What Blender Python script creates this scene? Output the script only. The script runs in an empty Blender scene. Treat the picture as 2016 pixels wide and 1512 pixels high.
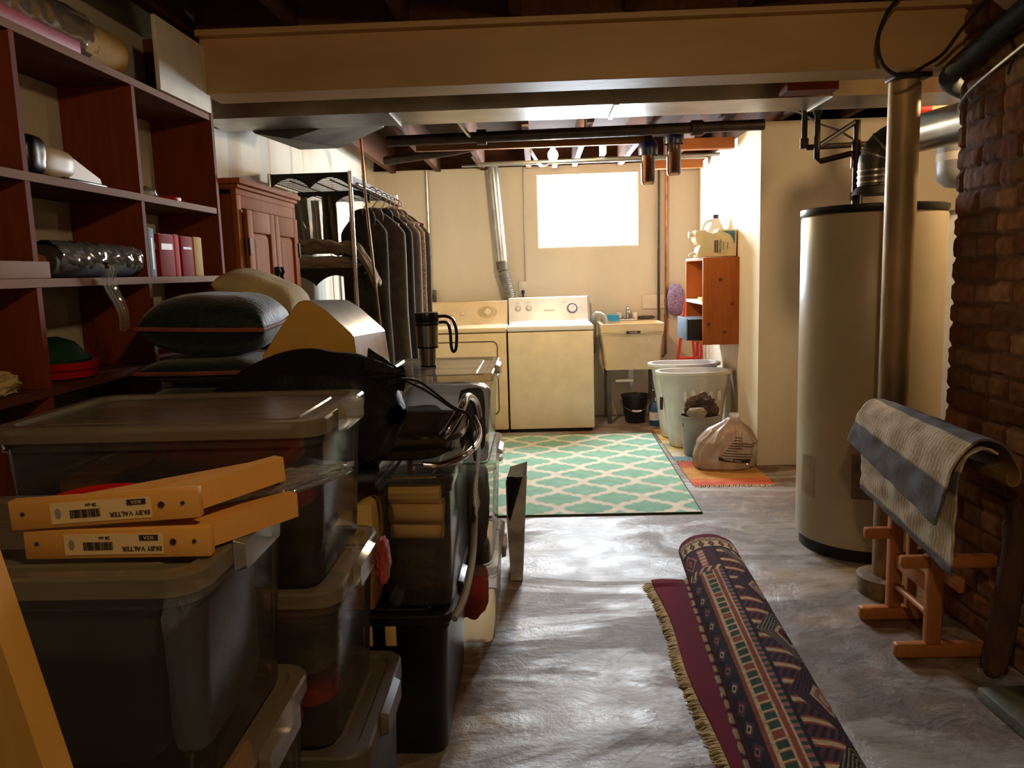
import bpy, bmesh, math, random
from mathutils import Vector, Matrix, Euler, noise
random.seed(7)
PI = math.pi
SC = bpy.context.scene
COL = SC.collection
WIN_E, BULB_P, NEAR_P, HEAT_P, EXPO = 88.0, 64.0, 30.0, 42.0, 0.0
# ------------------------------------------------------------------ materials
def lin(c):
    o = []
    for v in c[:3]:
        v = v / 255.0
        o.append(v / 12.92 if v <= .04045 else ((v + .055) / 1.055) ** 2.4)
    return (o[0], o[1], o[2], 1)
def new_mat(name):
    m = bpy.data.materials.new(name); m.use_nodes = True
    nt = m.node_tree; nt.nodes.clear()
    out = nt.nodes.new('ShaderNodeOutputMaterial')
    b = nt.nodes.new('ShaderNodeBsdfPrincipled')
    nt.links.new(b.outputs[0], out.inputs[0])
    return m, nt, b, out
def coords(nt, scale=(1, 1, 1), rot=(0, 0, 0)):
    tc = nt.nodes.new('ShaderNodeTexCoord'); mp = nt.nodes.new('ShaderNodeMapping')
    mp.inputs['Scale'].default_value = scale; mp.inputs['Rotation'].default_value = rot
    nt.links.new(tc.outputs['Object'], mp.inputs[0]); return mp.outputs[0]
def nz(nt, vec, scale, detail=4, rough=.55, dist=0):
    n = nt.nodes.new('ShaderNodeTexNoise')
    n.inputs['Scale'].default_value = scale; n.inputs['Detail'].default_value = detail
    n.inputs['Roughness'].default_value = rough; n.inputs['Distortion'].default_value = dist
    nt.links.new(vec, n.inputs['Vector']); return n.outputs[0]
def ramp(nt, fac, stops):
    r = nt.nodes.new('ShaderNodeValToRGB'); e = r.color_ramp.elements
    while len(e) < len(stops): e.new(.5)
    for k, (p, c) in enumerate(stops):
        e[k].position = p; e[k].color = c if len(c) == 4 else lin(c)
    nt.links.new(fac, r.inputs[0]); return r.outputs[0]
def bump(nt, b, fac, strength, dist=.01):
    u = nt.nodes.new('ShaderNodeBump'); u.inputs['Strength'].default_value = strength
    u.inputs['Distance'].default_value = dist
    nt.links.new(fac, u.inputs['Height']); nt.links.new(u.outputs[0], b.inputs['Normal'])
def pm(name, c, rough=.6, metal=0, var=.12, scale=9, bmp=0, bscale=60, stretch=(1, 1, 1), spec=.5, sheen=0, coat=0):
    m, nt, b, out = new_mat(name)
    v = coords(nt, stretch)
    n = nz(nt, v, scale)
    a = tuple(max(0, x * (1 - var)) for x in c); d = tuple(min(255, x * (1 + var)) for x in c)
    nt.links.new(ramp(nt, n, [(.3, lin(a)), (.7, lin(d))]), b.inputs['Base Color'])
    b.inputs['Roughness'].default_value = rough; b.inputs['Metallic'].default_value = metal
    b.inputs['Specular IOR Level'].default_value = spec
    if sheen: b.inputs['Sheen Weight'].default_value = sheen
    if coat: b.inputs['Coat Weight'].default_value = coat; b.inputs['Coat Roughness'].default_value = .15
    if bmp: bump(nt, b, nz(nt, v, bscale, 3), bmp)
    return m
def wood(name, c1, c2, axis='z', rough=.5, scale=6, coat=0, knots=False):
    m, nt, b, out = new_mat(name)
    s = {'x': (.12, 1, 1), 'y': (1, .12, 1), 'z': (1, 1, .12)}[axis]
    v = coords(nt, s)
    n = nz(nt, v, scale * 4, 6, .65, 1.2)
    n2 = nz(nt, v, scale * .5, 2, .5, .4)
    mx = nt.nodes.new('ShaderNodeMath'); mx.operation = 'MULTIPLY_ADD'
    mx.inputs[1].default_value = .6; nt.links.new(n, mx.inputs[0])
    m2 = nt.nodes.new('ShaderNodeMath'); m2.operation = 'MULTIPLY'; m2.inputs[1].default_value = .4
    nt.links.new(n2, m2.inputs[0]); nt.links.new(m2.outputs[0], mx.inputs[2])
    nt.links.new(ramp(nt, mx.outputs[0], [(.3, c1), (.7, c2)]), b.inputs['Base Color'])
    b.inputs['Roughness'].default_value = rough; b.inputs['Specular IOR Level'].default_value = .15
    if coat: b.inputs['Coat Weight'].default_value = coat
    bump(nt, b, n, .15, .004)
    return m
def clear(name, tint, alpha, rough=.25, body=None):
    """thin clear / frosted plastic sheet: part see-through, part milky, glossy skin"""
    m = bpy.data.materials.new(name); m.use_nodes = True
    nt = m.node_tree; nt.nodes.clear()
    out = nt.nodes.new('ShaderNodeOutputMaterial')
    t = nt.nodes.new('ShaderNodeBsdfTransparent'); t.inputs[0].default_value = lin(tint)
    d = nt.nodes.new('ShaderNodeBsdfDiffuse'); d.inputs[0].default_value = lin(body or tint)
    tr = nt.nodes.new('ShaderNodeBsdfTranslucent'); tr.inputs[0].default_value = lin(body or tint)
    md = nt.nodes.new('ShaderNodeMixShader'); md.inputs[0].default_value = .4
    nt.links.new(d.outputs[0], md.inputs[1]); nt.links.new(tr.outputs[0], md.inputs[2])
    m1 = nt.nodes.new('ShaderNodeMixShader'); m1.inputs[0].default_value = alpha
    nt.links.new(t.outputs[0], m1.inputs[1]); nt.links.new(md.outputs[0], m1.inputs[2])
    g = nt.nodes.new('ShaderNodeBsdfGlossy'); g.inputs['Roughness'].default_value = rough
    f = nt.nodes.new('ShaderNodeFresnel'); f.inputs[0].default_value = 1.35
    m2 = nt.nodes.new('ShaderNodeMixShader')
    nt.links.new(f.outputs[0], m2.inputs[0]); nt.links.new(m1.outputs[0], m2.inputs[1]); nt.links.new(g.outputs[0], m2.inputs[2])
    nt.links.new(m2.outputs[0], out.inputs[0]); return m
def vcol(name, rough=.9, bmp=.3, bscale=300, spec=.2):
    m, nt, b, out = new_mat(name)
    a = nt.nodes.new('ShaderNodeAttribute'); a.attribute_name = 'Col'
    nt.links.new(a.outputs['Color'], b.inputs['Base Color'])
    b.inputs['Roughness'].default_value = rough; b.inputs['Specular IOR Level'].default_value = spec
    if bmp: bump(nt, b, nz(nt, coords(nt), bscale, 2), bmp, .003)
    return m
def emis(name, c, s):
    m = bpy.data.materials.new(name); m.use_nodes = True
    nt = m.node_tree; nt.nodes.clear()
    out = nt.nodes.new('ShaderNodeOutputMaterial'); e = nt.nodes.new('ShaderNodeEmission')
    e.inputs[0].default_value = c; e.inputs[1].default_value = s
    nt.links.new(e.outputs[0], out.inputs[0]); return m
# ------------------------------------------------------------------ geometry
class MB:
    def __init__(s): s.bm = bmesh.new()
    def _merge(s, b, mat=None):
        if mat is not None: bmesh.ops.transform(b, matrix=mat, verts=b.verts)
        d = {v: s.bm.verts.new(v.co) for v in b.verts}
        for f in b.faces:
            try: s.bm.faces.new([d[v] for v in f.verts])
            except ValueError: pass
        b.free(); return s
    def box(s, c, d, rot=(0, 0, 0), bev=0, seg=2):
        b = bmesh.new(); bmesh.ops.create_cube(b, size=1)
        for v in b.verts: v.co = Vector((v.co.x * d[0], v.co.y * d[1], v.co.z * d[2]))
        if bev: bmesh.ops.bevel(b, geom=b.edges[:], offset=bev, segments=seg, affect='EDGES', profile=.5)
        return s._merge(b, Matrix.Translation(c) @ Euler(rot).to_matrix().to_4x4())
    def bb(s, x0, x1, y0, y1, z0, z1, bev=0, seg=2):
        return s.box(((x0 + x1) / 2, (y0 + y1) / 2, (z0 + z1) / 2), (abs(x1 - x0), abs(y1 - y0), abs(z1 - z0)), (0, 0, 0), bev, seg)
    def loft(s, loops, cap0=True, cap1=True, close=True):
        vs = [[s.bm.verts.new(p) for p in L] for L in loops]
        n = len(vs[0])
        for a, b in zip(vs, vs[1:]):
            for k in range(n if close else n - 1):
                j = (k + 1) % n
                try: s.bm.faces.new((a[k], a[j], b[j], b[k]))
                except ValueError: pass
        if cap0: s.bm.faces.new(list(reversed(vs[0])))
        if cap1: s.bm.faces.new(vs[-1])
        return s
    def tube(s, pts, r, n=10, cap=True, closed=False):
        pts = [Vector(p) for p in pts]; N = len(pts)
        rs = r if isinstance(r, (list, tuple)) else [r] * N
        loops = []; up = None
        for i, p in enumerate(pts):
            a = pts[i - 1] if (i or closed) else p
            c = pts[(i + 1) % N] if (i < N - 1 or closed) else p
            t = (c - a).normalized()
            if up is None: up = t.orthogonal().normalized()
            up = (up - t * up.dot(t)).normalized()
            w = t.cross(up)
            loops.append([p + (up * math.cos(2 * PI * k / n) + w * math.sin(2 * PI * k / n)) * rs[i] for k in range(n)])
        if closed:
            loops.append(loops[0]); cap = False
        return s.loft(loops, cap, cap)
    def lathe(s, prof, c=(0, 0, 0), n=32, axis='z', cap0=True, cap1=True, sx=1, sy=1):
        L = []
        for r, h in prof:
            lp = []
            for k in range(n):
                a = 2 * PI * k / n; x, y = r * math.cos(a) * sx, r * math.sin(a) * sy
                p = {'z': (x, y, h), 'y': (x, h, y), 'x': (h, x, y)}[axis]
                lp.append((p[0] + c[0], p[1] + c[1], p[2] + c[2]))
            L.append(lp)
        return s.loft(L, cap0, cap1)
    def grid(s, f, nu, nv):
        vs = [[s.bm.verts.new(f(i / nu, j / nv)) for i in range(nu + 1)] for j in range(nv + 1)]
        for j in range(nv):
            for i in range(nu):
                s.bm.faces.new((vs[j][i], vs[j][i + 1], vs[j + 1][i + 1], vs[j + 1][i]))
        return s
    def prism(s, poly, h0, h1, axis='z'):
        def P(p, h): return {'z': (p[0], p[1], h), 'y': (p[0], h, p[1]), 'x': (h, p[0], p[1])}[axis]
        return s.loft([[P(p, h0) for p in poly], [P(p, h1) for p in poly]])
    def blob(s, c, d, seed=0, amp=.12, freq=3, sub=4, sq=2.6, flat=None, fold=0):
        b = bmesh.new(); bmesh.ops.create_icosphere(b, subdivisions=sub, radius=1)
        off = Vector((seed * 7.3, seed * 3.1, seed * 1.7))
        for v in b.verts:
            p = v.co.copy()
            k = (abs(p.x) ** sq + abs(p.y) ** sq + abs(p.z) ** sq) ** (-1 / sq)
            q = p * k
            n = noise.fractal(p * freq + off, 1.0, 2.1, 4)
            rdg = (1 - abs(noise.noise(p * freq * 1.3 + off * 2)) * 2) * fold
            q *= 1 + amp * n + rdg
            v.co = Vector((c[0] + q.x * d[0] / 2, c[1] + q.y * d[1] / 2, c[2] + q.z * d[2] / 2))
            if flat is not None and v.co.z < flat: v.co.z = flat
        return s._merge(b)
    def lofta(s, sect, n): return s.loft(sect)
    def xf(s, M): bmesh.ops.transform(s.bm, matrix=M, verts=s.bm.verts); return s
    def build(s, name, mat, parent=None, smooth=True, label=None, colf=None, ang=40):
        bmesh.ops.recalc_face_normals(s.bm, faces=s.bm.faces)
        cols = (colf if isinstance(colf, list) else [colf(v.co) for v in s.bm.verts]) if colf else None
        me = bpy.data.meshes.new(name); s.bm.to_mesh(me); s.bm.free()
        o = bpy.data.objects.new(name, me); COL.objects.link(o)
        me.materials.append(mat)
        r = parent
        while r is not None and r.parent is not None: r = r.parent
        if r is not None: off = r.location.copy()
        elif len(me.vertices):
            xs = [v.co for v in me.vertices]
            off = Vector(((min(v.x for v in xs) + max(v.x for v in xs)) / 2, (min(v.y for v in xs) + max(v.y for v in xs)) / 2, min(v.z for v in xs)))
            o.location = off
        me.transform(Matrix.Translation(-off))
        if parent is not None: o.parent = parent
        if cols:
            ca = me.color_attributes.new('Col', 'FLOAT_COLOR', 'POINT')
            for k, c in enumerate(cols): ca.data[k].color = c
        if smooth:
            for p in me.polygons: p.use_smooth = True
            me.set_sharp_from_angle(angle=math.radians(ang))
        if label: o['label'] = label
        return o
def tag(o, label, cat, group=None, kind=None):
    o['label'] = label; o['category'] = cat
    if group: o['group'] = group
    if kind: o['kind'] = kind
    return o
def thing(name, label, cat, loc, group=None, rz=0):
    o = bpy.data.objects.new(name, None); COL.objects.link(o); o.location = loc
    o.empty_display_size = .05
    return tag(o, label, cat, group)
def struct(o):
    o['kind'] = 'structure'; return o
def solid(o, t, off=0):
    m = o.modifiers.new('thickness', 'SOLIDIFY'); m.thickness = t; m.offset = off; return o
def subd(o, l=1):
    m = o.modifiers.new('smooth', 'SUBSURF'); m.levels = l; m.render_levels = l; return o
def text(body, size, M, mat, parent, name='lettering', ext=.0004, sx=1):
    c = bpy.data.curves.new('t', 'FONT'); c.body = body; c.size = size; c.align_x = 'CENTER'; c.align_y = 'CENTER'; c.extrude = ext
    o = bpy.data.objects.new('t', c); COL.objects.link(o)
    bpy.context.view_layer.update()
    me = bpy.data.meshes.new_from_object(o.evaluated_get(bpy.context.evaluated_depsgraph_get()))
    bpy.data.objects.remove(o); bpy.data.curves.remove(c)
    b = bmesh.new(); b.from_mesh(me); bpy.data.meshes.remove(me)
    m = MB(); m._merge(b, M @ Matrix.Diagonal((sx, 1, 1, 1)))
    return m.build(name, mat, parent, smooth=False)
def frame(o, x, y):     # matrix whose local x,y follow the given world directions
    x = Vector(x).normalized(); y = Vector(y).normalized(); z = x.cross(y)
    return Matrix(((x.x, y.x, z.x, o[0]), (x.y, y.y, z.y, o[1]), (x.z, y.z, z.z, o[2]), (0, 0, 0, 1)))
def rrect(cx, cy, w, d, r, z, n=5):
    P = []
    for (sx, sy, a0) in ((1, 1, 0), (-1, 1, 90), (-1, -1, 180), (1, -1, 270)):
        for k in range(n + 1):
            a = math.radians(a0 + 90 * k / n)
            P.append((cx + sx * (w / 2 - r) + r * math.cos(a), cy + sy * (d / 2 - r) + r * math.sin(a), z))
    return P
def arc(c, r, a0, a1, n, plane='xz'):
    o = []
    for k in range(n + 1):
        a = math.radians(a0 + (a1 - a0) * k / n); u, v = r * math.cos(a), r * math.sin(a)
        o.append({'xz': (c[0] + u, c[1], c[2] + v), 'xy': (c[0] + u, c[1] + v, c[2]), 'yz': (c[0], c[1] + u, c[2] + v)}[plane])
    return o
def smooth_path(pts, n=6):
    pts = [Vector(p) for p in pts]; out = []
    for i in range(len(pts) - 1):
        p0 = pts[max(i - 1, 0)]; p1 = pts[i]; p2 = pts[i + 1]; p3 = pts[min(i + 2, len(pts) - 1)]
        for k in range(n):
            t = k / n
            out.append(.5 * ((2 * p1) + (p2 - p0) * t + (2 * p0 - 5 * p1 + 4 * p2 - p3) * t * t + (3 * p1 - p0 - 3 * p2 + p3) * t ** 3))
    out.append(pts[-1]); return out
def mixc(a, b, t): return tuple(a[k] + (b[k] - a[k]) * t for k in range(4))
def rnd(p, f=1.0, s=0): return noise.noise(Vector(p) * f + Vector((s, s * 2.3, s * .7)))
# ------------------------------------------------------------------ shared materials
M = {}
def mats():
    M['joist'] = wood('rough_joist_wood', (62, 36, 24), (98, 62, 40), 'y', .8)
    M['subfloor'] = wood('subfloor_boards', (48, 32, 24), (70, 48, 34), 'x', .9)
    M['beam'] = pm('tan_painted_beam', (190, 152, 100), .5, 0, .07, 4, .08, 40, (.3, 1, 1))
    M['beamdark'] = pm('beam_flange_paint', (150, 116, 80), .55, 0, .08)
    M['galv'] = pm('galvanized_sheet', (176, 176, 172), .32, .9, .14, 5, .12, 9)
    M['galvdull'] = pm('dull_galvanized', (96, 92, 84), .5, .75, .2, 6, .1, 12)
    M['shelfwood'] = wood('red_brown_stained_board', (104, 46, 24), (140, 68, 36), 'z', .7)
    M['shelfwoodh'] = wood('dark_stained_shelf', (80, 42, 26), (112, 62, 40), 'y', .7)
    M['rawedge'] = wood('raw_board_edge', (138, 98, 76), (164, 122, 98), 'y', .7)
    M['pine'] = wood('varnished_pine', (140, 74, 24), (174, 102, 40), 'z', .75, 6)
    M['pinedark'] = wood('pine_carcass', (112, 58, 28), (142, 78, 40), 'z', .6, 6)
    M['cedar'] = wood('orange_knotty_pine', (156, 82, 34), (186, 106, 50), 'z', .5, 5)
    M['beech'] = wood('beech_rack_wood', (178, 110, 60), (200, 130, 78), 'z', .45)
    M['bracketwood'] = wood('yellow_birch', (208, 150, 74), (224, 168, 90), 'x', .5, 5)
    M['whitewood'] = pm('white_paint', (226, 218, 204), .5, 0, .05)
    M['bisque'] = pm('bisque_enamel', (226, 204, 164), .28, 0, .03)
    M['enamel'] = pm('white_enamel', (232, 216, 184), .22, 0, .03)
    M['panelwhite'] = pm('white_console', (232, 228, 220), .3, 0, .03)
    M['plaswhite'] = pm('white_plastic', (226, 222, 218), .4, 0, .04)
    M['greyplas'] = pm('grey_plastic', (150, 148, 140), .45, 0, .06)
    M['blackplas'] = pm('black_plastic', (16, 16, 17), .3, 0, .1)
    M['blackmatt'] = pm('black_matt', (20, 19, 19), .7, 0, .15, 20, .2, 80)
    M['blackfab'] = pm('black_nylon', (13, 13, 17), .62, 0, .2, 14, .35, 60, spec=.35)
    M['chrome'] = pm('chrome', (205, 205, 205), .14, 1, .05)
    M['steel'] = pm('brushed_steel', (150, 140, 124), .28, 1, .12, 30, .05, 90, (1, 1, .05))
    M['iron'] = pm('black_iron_pipe', (58, 44, 36), .5, .55, .3, 12, .2, 30)
    M['copper'] = pm('copper_pipe', (150, 96, 64), .4, .8, .2, 8)
    M['rustpost'] = pm('rust_steel_post', (150, 126, 88), .5, .3, .35, 5, .25, 22, (1, 1, .35))
    M['clearbin'] = clear('clear_bin_plastic', (246, 243, 236), .085, .16, (214, 206, 194))
    M['frostlid'] = clear('frosted_lid_plastic', (238, 232, 220), .42, .2, (196, 180, 150))
    M['smoke'] = clear('smoky_plastic', (70, 62, 54), .5, .12, (42, 36, 30))
    M['cleartube'] = clear('clear_film', (248, 248, 248), .07, .08, (230, 230, 230))
    M['film'] = clear('crinkled_film', (248, 248, 246), .2, .06, (235, 230, 220))
    M['darkblue'] = pm('dark_navy_cloth', (42, 50, 74), .85, 0, .16, 7, .3, 40, sheen=.2)
    M['slate'] = pm('slate_blue_cloth', (108, 120, 148), .85, 0, .14, 7, .3, 40, sheen=.2)
    M['redcloth'] = pm('dark_red_cloth', (150, 34, 30), .8, 0, .35, 9, .35, 30, sheen=.2)
    M['brightred'] = pm('bright_red_cloth', (196, 28, 26), .7, 0, .15, 9, .2, 40)
    M['browncloth'] = pm('brown_cloth', (84, 58, 40), .85, 0, .3, 8, .3, 40)
    M['darkcloth'] = pm('dark_brown_cloth', (62, 48, 40), .9, 0, .3, 8, .3, 40)
    M['greycloth'] = pm('grey_beige_wool', (148, 132, 114), .95, 0, .14, 12, .4, 90, sheen=.3)
    M['oliveplaid'] = pm('olive_cloth', (96, 84, 58), .9, 0, .3, 18, .2, 80)
    M['coat'] = pm('charcoal_coat_wool', (96, 82, 76), .95, 0, .15, 20, .3, 120, sheen=.3)
    M['coatdark'] = pm('black_coat', (40, 36, 36), .9, 0, .2, 20, .3, 120, sheen=.2)
    M['coatgrey'] = pm('grey_coat', (122, 114, 112), .9, 0, .15, 20, .3, 120, (3, 3, .3))
    M['whitecloth'] = pm('white_cloth', (222, 220, 216), .9, 0, .06, 6, .2, 30)
    M['bluegrey'] = pm('blue_grey_cloth', (98, 112, 146), .85, 0, .15, 6, .2, 40)
    M['cream'] = pm('cream_cotton', (206, 184, 136), .9, 0, .08, 6, .2, 60)
    M['paperroll'] = pm('cream_paper', (226, 190, 118), .7, 0, .06, 10)
    M['kraft'] = pm('kraft_card', (150, 104, 62), .8, 0, .1, 10)
    M['velvet'] = pm('dark_green_velvet', (12, 30, 28), .6, 0, .3, 26, .35, 70, (1, 1, 1), .3, .35)
    M['piping'] = pm('rust_piping', (150, 84, 66), .8, 0, .1)
    M['purple'] = pm('purple_mesh_cloth', (128, 104, 132), .9, 0, .3, 60, .3, 120)
    M['redpaint'] = pm('red_paint', (178, 44, 30), .35, 0, .1)
    M['bluebox'] = pm('blue_grey_box', (84, 104, 122), .6, 0, .08)
    M['amber'] = pm('amber_filter_cartridge', (120, 66, 30), .5, 0, .3, 30, .3, 60)
    M['navy'] = pm('navy_filter_cap', (24, 26, 58), .35, 0, .1)
    M['tank'] = pm('tan_enamel_tank', (190, 176, 146), .35, 0, .05, 3)
    M['tankwhite'] = pm('white_tank', (214, 214, 212), .35, 0, .04)
    M['greytank'] = pm('grey_tank', (150, 150, 152), .4, 0, .05)
    M['tanplate'] = pm('dull_plate', (128, 112, 88), .6, 0, .2, 30)
    M['yellowpanel'] = pm('yellow_panel', (214, 164, 72), .45, 0, .05)
    M['silver'] = pm('brushed_aluminium', (196, 194, 190), .3, .85, .06, 20, .05, 60)
    M['bucket'] = pm('black_bucket', (18, 17, 18), .35, 0, .1)
    M['teal'] = pm('blue_bottle', (40, 84, 110), .35, 0, .15)
    M['blue'] = pm('bright_blue', (30, 130, 180), .5, 0, .05)
    M['green'] = pm('green_plastic', (28, 70, 40), .5, 0, .2)
    M['red'] = pm('red_plastic', (190, 30, 26), .35, 0, .1)
    M['pinkstrip'] = pm('pink_strip', (170, 50, 60), .6, 0, .1)
    M['beige'] = pm('aged_beige_plastic', (190, 158, 108), .45, 0, .06)
    M['ink'] = pm('ink', (46, 34, 30), .6, 0, .1)
    M['labelpaper'] = pm('label_paper', (232, 204, 150), .6, 0, .03)
    M['labelwhite'] = pm('white_label', (222, 216, 206), .6, 0, .03)
    M['knob'] = pm('clear_knob', (206, 198, 184), .2, 0, .08)
    M['blueink'] = pm('blue_ring', (60, 70, 110), .5, 0, .1)
    M['stone'] = pm('green_grey_stone', (92, 92, 78), .6, 0, .25, 8, .3, 20)
    M['bark'] = pm('weathered_timber', (78, 54, 38), .85, 0, .5, 7, .5, 16, (1, 1, .4))
    M['burnt'] = pm('charred_timber', (24, 18, 16), .8, 0, .3, 10, .4, 20)
    M['foam'] = pm('yellow_foam', (206, 160, 70), .8, 0, .1)
    M['shopbag'] = clear('white_shopping_bag', (226, 214, 200), .62, .22, (226, 206, 184))
mats()
# ================================================================== the setting
H_J = 2.25
def mixn(nt, f, a, b, mode='MIX'):
    mx = nt.nodes.new('ShaderNodeMix'); mx.data_type = 'RGBA'; mx.blend_type = mode
    for sock, v in ((0, f), (6, a), (7, b)):
        if isinstance(v, (int, float)): mx.inputs[sock].default_value = v
        elif isinstance(v, tuple): mx.inputs[sock].default_value = v
        else: nt.links.new(v, mx.inputs[sock])
    return mx.outputs[2]
def concrete():
    m, nt, b, out = new_mat('worn_concrete')
    v = coords(nt); vs = coords(nt, (.35, 1, 1))
    n1 = nz(nt, vs, 1.5, 10, .66, .9); n2 = nz(nt, v, 6.5, 9, .72, .6); n3 = nz(nt, v, 46, 4); n4 = nz(nt, coords(nt, (.45, 1.2, 1), (0, 0, .12)), 9, 6, .7, .4); n5 = nz(nt, v, .75, 4, .5)
    mask = ramp(nt, n1, [(.47, (0, 0, 0, 1)), (.53, (1, 1, 1, 1))])
    brown = ramp(nt, n2, [(.36, (86, 66, 50)), (.52, (122, 98, 78)), (.66, (156, 136, 116))])
    pale = ramp(nt, n4, [(.32, (138, 126, 114)), (.5, (172, 164, 156)), (.68, (194, 190, 186))])
    c = mixn(nt, mask, brown, pale)
    c = mixn(nt, ramp(nt, n5, [(.42, (.35, .35, .35, 1)), (.6, (0, 0, 0, 1))]), c, lin((112, 86, 62)))
    vo = nt.nodes.new('ShaderNodeTexVoronoi'); vo.feature = 'DISTANCE_TO_EDGE'; vo.inputs['Scale'].default_value = 1.15
    wv = mixn(nt, .22, v, nz(nt, v, 3, 5)); nt.links.new(wv, vo.inputs['Vector'])
    crack = ramp(nt, vo.outputs[0], [(.0, (.4, .4, .4, 1)), (.005, (0, 0, 0, 1))])
    c = mixn(nt, crack, c, lin((70, 56, 46)))
    nt.links.new(c, b.inputs['Base Color'])
    r = mixn(nt, mask, (.6, .6, .6, 1), (.3, .3, .3, 1))
    nt.links.new(r, b.inputs['Roughness']); b.inputs['Specular IOR Level'].default_value = .6
    ad = nt.nodes.new('ShaderNodeMath'); ad.operation = 'MULTIPLY_ADD'; ad.inputs[1].default_value = .2
    nt.links.new(n3, ad.inputs[0])
    a2 = nt.nodes.new('ShaderNodeMath'); a2.operation = 'MULTIPLY_ADD'; a2.inputs[1].default_value = .3
    nt.links.new(n4, a2.inputs[0]); nt.links.new(n2, a2.inputs[2]); nt.links.new(a2.outputs[0], ad.inputs[2])
    bump(nt, b, ad.outputs[0], .42, .022)
    return m
def wallpaint(name, c, stain=0):
    m, nt, b, out = new_mat(name)
    v = coords(nt, (1, 1, .35)); n = nz(nt, v, 2.2, 5); s = nz(nt, coords(nt, (2.4, 2.4, .25)), 1.6, 4, .5, .3)
    base = ramp(nt, n, [(.3, tuple(x * .93 for x in c)), (.7, c)])
    if stain:
        mx = nt.nodes.new('ShaderNodeMix'); mx.data_type = 'RGBA'
        f = ramp(nt, s, [(.56, (0, 0, 0, 1)), (.63, (.6, .6, .6, 1))])
        sx = nt.nodes.new('ShaderNodeSeparateXYZ'); tc = nt.nodes.new('ShaderNodeTexCoord'); nt.links.new(tc.outputs['Object'], sx.inputs[0])
        gt = nt.nodes.new('ShaderNodeMath'); gt.operation = 'GREATER_THAN'; gt.inputs[1].default_value = .42; nt.links.new(sx.outputs[1], gt.inputs[0])
        ml = nt.nodes.new('ShaderNodeMath'); ml.operation = 'MULTIPLY'; nt.links.new(gt.outputs[0], ml.inputs[0]); nt.links.new(f, ml.inputs[1])
        nt.links.new(ml.outputs[0], mx.inputs[0]); nt.links.new(base, mx.inputs[6])
        hue = nz(nt, coords(nt, (1, 1, .1)), 3.0, 1)
        nt.links.new(ramp(nt, hue, [(.42, (186, 148, 92)), (.52, (150, 172, 186))]), mx.inputs[7])
        base = mx.outputs[2]
    nt.links.new(base, b.inputs['Base Color'])
    b.inputs['Roughness'].default_value = .75
    bump(nt, b, nz(nt, coords(nt), 26, 5, .6), .22, .01)
    return m
WP = wallpaint('cream_wall_paint', (232, 222, 202)); WS = wallpaint('stained_wall_paint', (232, 224, 206), 1)
struct(MB().bb(-1.7, 3.4, -2.2, 7.7, -.2, 0).build('floor', concrete(), smooth=False))
struct(MB().bb(-1.7, 3.4, -2.2, 7.7, 2.48, 2.56).build('ceiling', M['subfloor'], smooth=False))
struct(MB().bb(-1.6, -1.45, -2.1, 7.5, 0, 2.48).build('wall_left', WS, smooth=False))
WX0, WX1, WZ0, WZ1 = .012, .914, 1.545, 2.19
w = MB(); w.bb(-1.6, WX0, 7.35, 7.55, 0, 2.27); w.bb(WX1, 1.6, 7.35, 7.55, 0, 2.27); w.bb(WX0, WX1, 7.35, 7.55, 0, WZ0); w.bb(WX0, WX1, 7.35, 7.55, WZ1, 2.27)
struct(w.build('wall_back', WP, smooth=False))
struct(MB().bb(-1.6, 3.4, 7.4, 7.55, 2.27, 2.48).build('trim_1', M['joist'], smooth=False))
w = MB(); w.bb(1.45, 3.3, 5.33, 5.42, 0, 2.245); w.bb(1.45, 1.54, 5.42, 7.35, 0, 2.245)
struct(w.build('wall_right', wallpaint('partition_paint', (232, 216, 188)), smooth=False))
struct(MB().bb(3.2, 3.3, -2.1, 7.5, 0, 2.48).build('wall_far_right', WP, smooth=False))
struct(MB().bb(-1.6, 3.3, -2.1, -2.0, 0, 2.48).build('wall_behind', WP, smooth=False))
# window: deep reveal, frame, bright frosted pane
wf = MB()
for a in ((WX0, WX0 + .012, WZ0, WZ1), (WX1 - .012, WX1, WZ0, WZ1), (WX0 + .012, WX1 - .012, WZ0, WZ0 + .012), (WX0 + .012, WX1 - .012, WZ1 - .012, WZ1)):
    wf.bb(a[0], a[1], 7.39, 7.43, a[2], a[3])
wfo = struct(wf.build('window_1', M['whitewood'], smooth=False))
pane = MB().bb(WX0 + .012, WX1 - .012, 7.405, 7.415, WZ0 + .012, WZ1 - .012).build('pane', emis('daylit_frosted_pane', (.8, .9, 1, 1), WIN_E), wfo, smooth=False)
# joists, cross bridging, beam
k = 0
for i, x in enumerate([-1.27 + .405 * k for k in range(12)]):
    struct(MB().bb(x - .022, x + .022, -2.0, 7.38, H_J, 2.478).build('ceiling_joist', M['joist'], smooth=False))
bw = wood('bridging_wood', (150, 86, 44), (182, 112, 62), 'x', .7)
for i in range(7):
    x0 = -1.27 + .405 * i + .024; x1 = x0 + .357
    for sgn, yy in ((1, 4.72), (-1, 4.77)):
        za, zb = (2.275, 2.455) if sgn > 0 else (2.455, 2.275)
        L = math.hypot(x1 - x0, zb - za) * .97
        struct(MB().box(((x0 + x1) / 2, yy, (za + zb) / 2), (L, .04, .03), (0, -math.atan2(zb - za, x1 - x0), 0)).build('ceiling_bridging', bw, smooth=False))
bz0, bz1 = 2.03, 2.248
b = MB(); b.bb(-1.22, 1.72, 3.045, 3.215, bz0, bz1 - .022, .003); b.bb(-1.22, 1.72, 3.005, 3.25, bz1 - .022, bz1, .003)
beam = struct(b.build('ceiling_beam', M['beam'], smooth=False))
struct(MB().bb(-1.22, 2.6, 3.02, 3.06, 2.2485, 2.36).build('trim_2', M['joist'], smooth=False))
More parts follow.
